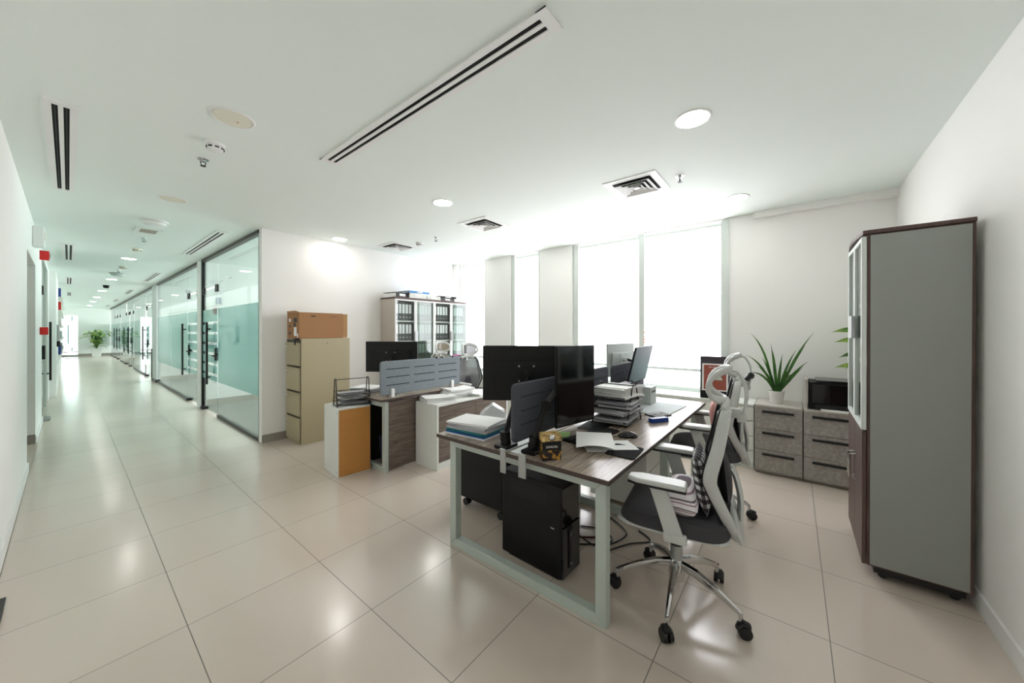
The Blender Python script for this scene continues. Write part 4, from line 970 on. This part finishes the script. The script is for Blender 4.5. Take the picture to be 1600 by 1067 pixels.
# ================================================================== OFFICE CHAIRS
def chair(name, label, loc, rz, base_rot, group, fabric=M_fabric, arms=True, mesh=None, hmesh=False):
    mesh = mesh or M_meshd
    t = thing(name, label, 'office chair', loc, rz, group)
    obj('hub', MB().lathe([(.001, .10), (.034, .10), (.040, .13), (.038, .19), (.030, .21), (.001, .21)], 20), M_chrome, t, smooth=True)
    for k in range(5):
        a = R(base_rot + 72 * k); d = Vector((math.cos(a), math.sin(a), 0))
        pts = [d * .02 + Vector((0, 0, .185)), d * .10 + Vector((0, 0, .178)), d * .20 + Vector((0, 0, .145)), d * .285 + Vector((0, 0, .105)), d * .305 + Vector((0, 0, .09))]
        obj('leg', MB().tube(pts, [.026, .024, .019, .014, .010], 8, flat=.75, up=(0, 0, 1)).cyl(d * .300 + Vector((0, 0, .055)), d * .300 + Vector((0, 0, .105)), .010, n=10), M_chrome, t, smooth=True)
        c = d * .315; q = Vector((-d.y, d.x, 0)); a2 = a + .6
        q = Vector((-math.sin(a2), math.cos(a2), 0)); f = Vector((math.cos(a2), math.sin(a2), 0))
        cm = MB()
        for sd in (-1, 1):
            cm.cyl(c + q * sd * .006 + Vector((0, 0, .030)), c + q * sd * .024 + Vector((0, 0, .030)), .030, .028, 20)
        cm.tube([c + f * -.028 + Vector((0, 0, .034)), c + f * -.020 + Vector((0, 0, .055)), c + Vector((0, 0, .063)), c + f * .022 + Vector((0, 0, .054))], .010, 8, flat=2.0, up=(0, 0, 1))
        obj('caster', cm, M_black, t, smooth=True)
    obj('gas_lift', MB().lathe([(.030, .20), (.030, .295), (.026, .30), (.001, .30)], 20), M_steel, t, smooth=True)
    obj('lift_piston', MB().lathe([(.032, .285), (.032, .305), (.016, .306), (.016, .42), (.001, .42)], 20), M_black, t, smooth=True)
    obj('tilt_mechanism', MB().box(-.07, -.11, .405, .07, .10, .445).box(.07, -.05, .415, .13, -.02, .43), M_blackm, t, bevel=.006)
    # seat pan and cushion
    def seat_pts(s, z): return [(x * s, y * s + .0, z) for x, y in [(-.20, -.24), (.20, -.24), (.235, -.20), (.255, .05), (.25, .20), (.21, .255), (-.21, .255), (-.25, .20), (-.255, .05), (-.235, -.20)]]
    obj('seat_shell', MB().prism(seat_pts(1.0, .445), (0, 0, .018)), M_chair, t, bevel=.008)
    sm = MB(); nu, nv = 24, 24
    def sf(u, v, top):
        x = (u - .5) * .52; y = (v - .5) * .50 + .005
        e = (max(0, 1 - abs(2 * u - 1) ** 9) * max(0, 1 - abs(2 * v - 1) ** 9)) ** .4
        z = .463 + (.072 * e - .018 * max(0, (v - .75)) * 4 * .8 if top else 0)
        x *= 1 - .16 * abs(2 * v - 1) ** 6; y *= 1 - .13 * abs(2 * u - 1) ** 6
        return (x, y, max(.463, z))
    sm.grid(lambda u, v: sf(u, v, True), nu, nv)
    obj('seat', sm, fabric, t, smooth=True)
    # side rails of the back (kinked frame) and their gasket
    for sx in (-1, 1):
        p = smooth_path([(sx * .10, -.225, 1.035), (sx * .17, -.215, 1.00), (sx * .20, -.19, .87), (sx * .215, -.16, .745), (sx * .205, -.172, .68), (sx * .165, -.235, .53), (sx * .11, -.275, .44)], 5)
        n_ = len(p)
        obj('back_rail', MB().tube(p, [.026 - .006 * math.cos(math.pi * 2 * i / (n_ - 1)) * .5 for i in range(n_)], 10, flat=.5, up=(0, 1, 0)), M_chair, t, smooth=True)
        p2 = [v + Vector((-sx * .006, .026, 0)) for v in p[2:-4]]
        obj('mesh_gasket', MB().tube(p2, .009, 6), M_black, t, smooth=True)
    obj('top_rail', MB().tube(smooth_path([(-.12, -.212, 1.03), (-.06, -.225, 1.05), (0, -.23, 1.055), (.06, -.225, 1.05), (.12, -.212, 1.03)]), .026, 10, flat=.6, up=(0, 0, 1)), M_chair, t, smooth=True)
    def bf(u, v):
        z = .50 + v * .53; kx = .20 if v < .85 else .20 - (v - .85) * .6
        if v < .3: kx = .13 + v / .3 * .09
        yy = -.165 - .05 * abs(v - .45) * 1.4 - (.11 * (.3 - v) if v < .3 else 0)
        return ((u - .5) * 2 * kx, yy - .035 * (1 - (2 * u - 1) ** 2), z)
    obj('back_mesh', MB().grid(bf, 12, 16), mesh, t, smooth=True, solid=.002)
    # rear lower spine, lumbar pad
    sp = MB().prism([(-.13, -.275, .425), (.13, -.275, .425), (.16, -.245, .50), (.06, -.235, .56), (-.06, -.235, .56), (-.16, -.245, .50)], (0, -.03, .0))
    sp.prism([(-.09, -.30, .42), (.09, -.30, .42), (.09, .0, .43), (-.09, .0, .43)], (0, 0, .02))
    obj('spine_bracket', sp, M_chair, t, bevel=.010)
    obj('lumbar_bracket', MB().tube(smooth_path([(0, -.285, .50), (0, -.285, .60), (0, -.265, .70), (0, -.245, .74)]), .014, 8, flat=3, up=(0, 1, 0)), M_chair, t, smooth=True)
    obj('lumbar_pad', MB().pillow(.26, .19, .05, TR(0, -.225, .69) @ RX(84), 10), fabric, t, smooth=True)
    if arms:
        for sx in (-1, 1):
            am = MB()
            am.prism([(sx * .262, -.055, .475), (sx * .262, .025, .475), (sx * .262, .085, .665), (sx * .262, .12, .69), (sx * .262, -.02, .69), (sx * .262, .01, .665)], (sx * .030, 0, 0))
            am.prism([(sx * .19, -.07, .425), (sx * .29, -.07, .435), (sx * .29, -.07, .48), (sx * .262, -.07, .48), (sx * .255, -.07, .452), (sx * .19, -.07, .443)], (0, .10, 0))
            a_ = obj('armrest', am, M_chair, t, bevel=.010)
            c = sx * .275
            pp = [(c + x, y, .692) for x, y in [(-.045, -.07), (.035, -.07), (.05, -.04), (.05, .13), (.025, .185), (-.025, .185), (-.045, .14)]]
            obj('arm_pad', MB().prism(pp, (0, 0, .024)), M_chair, a_, bevel=.008)
            obj('arm_pad_trim', MB().prism([(x, y, .684) for x, y, _ in pp], (0, 0, .008)), M_black, a_)
    # headrest: curved loop with mesh, arc arm and post
    hp = []
    for i in range(28):
        a = 2 * math.pi * i / 28; ca, sa = math.cos(a), math.sin(a)
        x = .135 * (abs(ca) ** .7) * (1 if ca > 0 else -1); z = 1.145 + .078 * (abs(sa) ** .8) * (1 if sa > 0 else -1)
        hp.append((x, -.235 + 4.6 * x * x - .10 * (z - 1.145), z))
    obj('headrest_frame', MB().tube(hp, .012, 8, closed=True, flat=1.6, up=(0, 1, 0)), M_chair, t, smooth=True)
    if hmesh: obj('headrest_mesh', MB().grid(lambda u, v: ((u - .5) * .25, -.235 + 4.2 * ((u - .5) * .25) ** 2, 1.145 + (v - .5) * .14), 10, 4), mesh, t, smooth=True, solid=.003)
    obj('headrest_arm', MB().tube(smooth_path([(0, -.245, 1.215), (0, -.275, 1.205), (0, -.305, 1.14), (0, -.305, 1.04), (0, -.290, .985)], 6), .008, 8, flat=1.6, up=(0, 1, 0)), M_chair, t, smooth=True)
    obj('headrest_post', MB().box(-.020, -.308, .965, .020, -.270, 1.005).box(-.010, -.297, .88, .010, -.282, .97).box(-.02, -.29, .985, .02, -.22, 1.03), M_chair, t, bevel=.005)
    return t
chair('office_chair', 'pale grey ergonomic chair with charcoal seat nearest the camera, cushions on it', (2.005, .485, 0), R(8), 34, 'ergonomic mesh chairs')
chair('office_chair', 'pale grey ergonomic chair with pink back cushion, second along the desk', (3.17, .56, 0), R(9), 48, 'ergonomic mesh chairs')
chair('office_chair', 'grey mesh-backed chair at the right end of the blue-grey felt screen', (3.56, 3.46, -0.0), R(175), 20, 'ergonomic mesh chairs', mesh=M_mesh, hmesh=True)
chair('office_chair', 'chair with plastic-wrapped headrest peeking over the blue-grey felt screen', (3.82, 4.35, 0), R(175), 10, 'ergonomic mesh chairs', mesh=M_wrap, hmesh=True)
# cushions
k = MB().pillow(.30, .27, .075, TR(0, 0, .135) @ RX(80), 12)
tag(place(obj('cushion', k, M_check, smooth=True), (1.97, .355, .55), R(8)), 'black and white gingham cushion leaning against the near chair back', 'cushion', 'cushions on the near chair')
k = MB().pillow(.36, .16, .13, TR(0, 0, .065), 12, 3)
tag(place(obj('cushion', k, M_stripe, smooth=True), (1.93, .435, .525), R(6)), 'pink and white striped cushion lying on the near chair seat', 'cushion', 'cushions on the near chair')
k = MB().pillow(.34, .34, .09, TR(0, 0, .17) @ RX(80), 12)
tag(place(obj('cushion', k, M_pinkf, smooth=True), (3.10, .455, .535), R(8)), 'dusty pink cushion against the back of the second chair', 'cushion')
k = MB().tube(smooth_path([(-.05, 0, .0), (-.02, -.02, .03), (.03, -.02, .02), (.06, 0, -.01)]), [.018] * 4 + [.024] * 5 + [.016] * 4, 10)
tag(place(obj('hair_band', k, M_black, smooth=True), (3.21, .275, 1.045), R(0)), 'dark cloth strap tied round the headrest post of the second chair', 'strap')

# ================================================================== BACK-LEFT WORKSTATION
t = thing('desk', 'woodgrain desk with blue-grey felt screen in front of the binder cabinet', 'desk', (0, 0, 0))
obj('desktop', MB().box(1.885, 3.125, .716, 3.05, 3.98, .74), M_wood, t, bevel=.0015)
obj('edge_band', MB().box(1.8835, 3.125, .717, 1.885, 3.98, .739).box(1.885, 3.1235, .717, 3.05, 3.125, .739), M_edge, t)
loop_leg(t, 1.95, 3.16, 3.95, .705, th=.04); loop_leg(t, 2.96, 3.16, 3.95, .705)
obj('modesty_panel', MB().box(1.99, 3.165, .02, 2.96, 3.185, .70), M_woodv, t, bevel=.001)
screen((2.45, 3.20, .765), 0, 1.06, .34, 'long blue-grey felt screen clamped on the back-left desk', M_felt, grooves=3)
mE = monitor((2.29, 3.57, 1.118), LB + R(180 - 4), .60, .345, 'black monitor seen from behind above the blue-grey felt screen')
arm(mE, [(2.12, 3.34, .80), (2.08, 3.40, .92), (2.20, 3.48, 1.09), (2.25, 3.52, 1.118)], (2.12, 3.34, .741), r=.022)
sheets('paper_stack', (2.10, 3.74, .7415), .24, .31, .035, .2, 6, 'stack of papers on the back-left desk behind the small tray tower', M_paperg, seed=31)
sheets('paper_stack', (2.10, 3.74, .778), .24, .30, .008, .35, 2, 'white sheets topping the stack on the back-left desk', seed=32)
t = thing('pen', 'bright pink pen resting along the top of the blue-grey felt screen', 'pen', (2.92, 3.20, 1.108))
obj('barrel', MB().cyl((-.05, 0, .006), (.07, .004, .006), .005), M_pink, t)
for i, x in enumerate((2.62, 2.70, 2.86)):
    tag(place(obj('binder_clip', MB().box(-.012, -.018, -.012, .012, .018, .006), M_black, bevel=.002), (x, 3.20, 1.107)), ['black clip on top edge of the blue-grey felt screen, left one', 'black clip on top edge of the blue-grey felt screen, middle one', 'black clip on top edge of the blue-grey felt screen, beside the pink pen'][i], 'clip', 'clips on the felt screen')
# white cabinet with orange hardboard back, tray on it
t = thing('small_cabinet', 'small white cabinet turned to show its orange hardboard back', 'cabinet', (1.600, 3.385, 0), R(-6))
obj('carcass', MB().box(0, .008, .0, .31, .40, .66), M_white, t, bevel=.002)
obj('hardboard_back', MB().box(.006, 0, .012, .305, .008, .648), M_mdf, t)
k = MB()
for y, z in ((.05, .05), (.05, .62), (.35, .62), (.35, .05)): k.cyl((-.0015, y, z), (0.001, y, z), .007, n=10)
obj('screw_cap', k, M_steel, t)
letter_tray((1.81, 3.54, .6615), R(-14), 3, 'small black wire letter tray on the white cabinet with orange back', w=.30, d=.22, gap=.05, top=.11)
for i, z in enumerate((.018, .068, .118)):
    sheets('paper_stack', (1.81, 3.54, .6615 + z), .24, .17, (.016, .014, .003)[i], R(-14), 2, ['grey papers in the lowest tier of the small wire tray', 'papers in the middle tier of the small wire tray', 'papers in the top tier of the small wire tray'][i], M_paperg if i != 1 else M_paper, grp='papers in the small tray', seed=40 + i)
sheets('paper_sheet', (1.72, 3.47, .6612), .16, .18, .0012, .3, 1, 'loose sheet lying under the small wire tray on the white cabinet')
t = thing('added_pedestal', 'black drawer pedestal added to darken the gap under the back-left desk', 'pedestal', (2.02, 3.56, 0))  # added to make the gap beside the desk leg dark
obj('body', MB().box(0, 0, .03, .42, .36, .62), M_blackm, t, bevel=.004)
for k_ in range(3): obj('drawer', MB().box(.01, .36, .04 + k_ * .19, .41, .374, .22 + k_ * .19), M_blackm, t, bevel=.003)
obj('foot', MB().box(.03, .03, 0, .39, .33, .03), M_black, t)
tag(place(obj('waste_bin', MB().lathe([(.085, 0), (.11, .30), (.105, .30), (.08, .01), (.001, .01)], 20), M_navy, smooth=True), (2.13, 3.36, 0)), 'navy waste bin in the dark gap under the back-left desk', 'bin')
# low credenza
t = thing('credenza', 'low white credenza with woodgrain drawers and paper piles on top', 'cabinet', (2.306, 2.80, 0))
LW = 1.12
obj('carcass', MB().box(0, .0, .0, .022, .35, .64).box(LW - .022, 0, 0, LW, .35, .64).box(.022, 0, 0, LW - .022, .35, .07).box(.022, .02, .07, LW - .022, .35, .61), M_white, t, bevel=.002)
obj('top', MB().box(0, -.002, .64, LW, .35, .662), M_white, t, bevel=.002)
for k_ in range(2):
    dr = obj('drawer', MB().box(.026 + k_ * .537, .002, .08, .026 + k_ * .537 + .531, .02, .34), M_woodv, t, bevel=.001)
    obj('drawer', MB().box(.026 + k_ * .537, .002, .345, .026 + k_ * .537 + .531, .02, .632), M_woodv, t, bevel=.001)
sheets('paper_stack', (2.47, 2.98, .6625), .32, .23, .05, R(-20), 7, 'lower left paper pile on the credenza', seed=51, curl=.006, jit=.015)
sheets('paper_stack', (2.78, 3.03, .6625), .32, .23, .085, R(-12), 10, 'taller middle paper pile on the credenza, its sheets curling', seed=52, curl=.012, jit=.02)
sheets('paper_stack', (3.02, 2.93, .6625), .30, .22, .03, R(14), 4, 'right paper pile on the credenza beside the black cord', seed=53, curl=.004, jit=.02)
tag(place(obj('headset_cord', MB().tube(smooth_path([(0, .1, .06), (.08, .05, .055), (.14, -.02, .035), (.17, -.07, .012), (.10, -.08, .02)]), .007, 8), M_black, smooth=True), (3.05, 2.98, .6625)), 'curved black cord on the papers at the right of the credenza', 'cord')

# ================================================================== FILING CABINET AND CARDBOARD BOX
t = thing('filing_cabinet', 'tall beige four-drawer steel filing cabinet against the white wall', 'filing cabinet', (1.765, 4.735, 0))
obj('body', MB().box(.018, 0, 0, .625, .455, 1.315), M_beige, t, bevel=.004)
obj('drawer_recess', MB().box(.014, .012, .03, .018, .443, 1.30), M_beiged, t)
obj('side_screw', MB().cyl((.33, -.002, 1.25), (.33, .002, 1.25), .006, n=10), M_black, t)
for k_ in range(4):
    z = .04 + k_ * .312
    dr = obj('drawer', MB().box(0, .016, z, .016, .439, z + .285), M_beige, t, bevel=.004)
    obj('drawer_pull', MB().box(-.008, .03, z + .272, 0, .425, z + .288).box(-.010, .03, z + .284, -.0, .425, z + .290), M_beige, dr, bevel=.002)
    obj('lock_knob', MB().cyl((-.016, .40, z + .235), (0, .40, z + .235), .014, n=16), M_plate, dr, smooth=True)
tag(place(obj('key_bunch', MB().box(-.03, -.02, 0, .02, .03, .02).cyl((-.02, 0, -.06), (-.02, 0, 0), .008, n=8), M_black), (1.755, 4.80, 1.295)), 'small dark key bunch hanging at the top of the beige filing cabinet', 'keys')
t = thing('cardboard_box', 'flat brown cardboard carton standing on the beige filing cabinet', 'box', (1.765, 4.76, 1.317))
obj('carton', MB().box(0, 0, 0, .545, .37, .325), M_card, t, bevel=.003)
obj('flap', MB().prism([(.545, -.004, .003), (.59, -.03, .003), (.59, -.03, .318), (.545, -.004, .318)], (-.004, .006, 0)), M_cardl, t)
obj('flap', MB().prism([(0.0, -.003, .325), (-.03, .02, .338), (-.03, .30, .338), (0, .37, .325)], (0, 0, .004)), M_cardl, t)
lm = MB().box(-.001, .02, .20, 0, .10, .24)
for bb_ in ((.06, .20, .16, .255), (.25, .05, .32, .08), (.26, .14, .31, .165), (.10, .145, .16, .19)): obj('printed_block', MB().box(-.0012, bb_[0], bb_[1], 0, bb_[2], bb_[3]), M_black, t)
for bb_ in ((.07, .03, .15, .14), (.02, .01, .055, .06), (.25, .21, .31, .25)): obj('shipping_label', MB().box(-.0014, bb_[0], bb_[1], -.0004, bb_[2], bb_[3]), M_tag, t)
k = MB(); 
for i in range(3): k.prism([(.13 + .018 * i, -.001, .272), (.15 + .018 * i, -.001, .29 + .006 * (i == 1)), (.168 + .018 * i, -.001, .272)], (0, .001, 0))
k.box(.37, -.001, .276, .46, 0, .282)
obj('print_mark', k, M_brown, t)

# ================================================================== BINDER CABINET
bx0, bx1, by0, by1 = 3.135, 4.66, 4.80, 5.20
t = thing('binder_cabinet', 'wide glass-doored cabinet full of black lever-arch binders against the white wall', 'cabinet', (bx0, by0, 0))
LW = bx1 - bx0; DP = by1 - by0
obj('side_panel', MB().box(0, .02, 0, .018, DP, 1.915), mat('taupe laminate', (186, 178, 168), .5), t)
obj('side_panel', MB().box(LW - .018, .02, 0, LW, DP, 1.915), M_white, t)
obj('back_panel', MB().box(.018, DP - .01, 0, LW - .018, DP, 1.915), M_white, t)
obj('divider', MB().box(LW / 2 - .01, .02, .08, LW / 2 + .01, DP - .01, 1.915), M_white, t)
obj('top_panel', MB().box(-.008, -.005, 1.915, LW + .008, DP, 1.94), M_brown, t, bevel=.002)
SH = [.06, .29, .61, .93, 1.252, 1.573]
for z in SH: obj('shelf', MB().box(.018, .03, z - .018, LW - .018, DP - .01, z), M_white, t)
dw = LW / 4
for i in range(4):
    x0, x1 = i * dw + .002, (i + 1) * dw - .002; b = .024; z0, z1 = .06, 1.91
    fr = MB().box(x0, 0, z0, x0 + b, .018, z1).box(x1 - b, 0, z0, x1, .018, z1).box(x0 + b, 0, z0, x1 - b, .018, z0 + b).box(x0 + b, 0, z1 - b, x1 - b, .018, z1)
    dr = obj('glass_door', fr, M_plate, t, bevel=.001)
    obj('glass_pane', MB().box(x0 + b, .006, z0 + b, x1 - b, .010, z1 - b), glass('cabinet glass', (248, 251, 250), gloss=.01) if i % 2 == 0 else glass('reflection tinted cabinet glass', (220, 232, 226), gloss=.04, film=(176, 192, 184), film_mix=.22), dr)  # every other door: pale reflection put into the film colour
    hx = x1 - .012 if i % 2 == 0 else x0 + .012
    obj('door_handle', MB().box(hx - .010, -.02, 1.24, hx + .010, 0, 1.40), M_steel, dr, bevel=.002)
bt = thing('lever_arch_binder', '', 'binder', (0, 0, 0), 0, 'black binders in the glass cabinet')
obj('body', MB().box(-.034, 0, 0, .034, .27, .283), M_binder, bt, bevel=.002)
obj('spine_label', MB().box(-.022, -.0015, .115, .022, 0, .262), M_tag, bt)
obj('finger_ring', MB().lathe([(.013, 0), (.013, .002), (.008, .002), (.008, 0)], 16, (0, 0, .055), 0, Matrix.Rotation(R(90), 3, 'X'), True), M_steel, bt)
first = True; rr = random.Random(5)
rows = {1.573: 'top', 1.252: 'second', .93: 'third', .61: 'fourth'}
pos = ['leftmost', 'second from left', 'middle', 'second from right', 'rightmost']
dn = ['first', 'second', 'third', 'fourth']
for z, rn in rows.items():
    for i in range(4):
        for j in range(5):
            lb = 'black lever-arch binder, %s behind the %s glass door, %s shelf' % (pos[j], dn[i], rn)
            x = bx0 + i * dw + .036 + (dw - .072) * (j + .5) / 5
            lc = (x, by0 + .055 + rr.uniform(0, .008), z + .0008)
            if first: bt.location = lc; bt['label'] = lb; first = False
            else: dup(bt, lc, 0, lb)
# on top of the cabinet
tz = 1.941
def binder_flat(x, y, z, rz, label, m, w=.28, d=.31, h=.06, lab=M_tag):
    t = thing('flat_binder', label, 'binder', (x, y, z), rz, 'binders lying on the glass cabinet')
    obj('cover', MB().box(-w / 2, -d / 2, 0, w / 2, d / 2, .004).box(-w / 2, -d / 2, h - .004, w / 2, d / 2, h).box(-w / 2, -d / 2, .004, w / 2, -d / 2 + .004, h - .004), m, t, bevel=.001)
    obj('pages', MB().box(-w / 2 + .01, -d / 2 + .006, .005, w / 2 - .01, d / 2 - .01, h - .012), M_paper, t)
    obj('spine_label', MB().box(-.06, -d / 2 - .001, h * .25, .06, -d / 2, h * .75), lab, t)
binder_flat(3.29, 5.02, tz, R(8), 'black binder lying at the left end on top of the glass cabinet', M_binder, w=.26, h=.08)
binder_flat(3.60, 5.0, tz, R(0), 'white box binder on the glass cabinet under the blue one', M_white, w=.33, h=.09, lab=M_plate)
binder_flat(3.62, 5.0, tz + .092, R(4), 'bright blue binder lying topmost on the glass cabinet', M_bblue, w=.42, h=.03, lab=M_paper)
binder_flat(3.93, 5.0, tz, R(-3), 'white binder lying in the middle of the glass cabinet top', M_white, w=.28, h=.065)
binder_flat(4.22, 5.0, tz, R(4), 'black binder lying under the papers at the right of the glass cabinet top', M_binder, w=.28, h=.055)
binder_flat(4.26, 5.0, tz + .056, R(-6), 'black-backed clipboard of papers lying over the right black binder', M_blackm, w=.36, h=.03, lab=M_paper)
binder_flat(4.50, 5.0, tz, R(2), 'white binder lying at the right end of the glass cabinet top', M_white, w=.24, h=.05)

# left bottom dark object at the image edge: floor mat corner
tag(place(obj('floor_mat', MB().box(0, 0, 0, .042, .55, .012), M_black), (XL + .013, 2.69, 0)), 'black mat corner on the floor at the bottom left edge', 'mat')
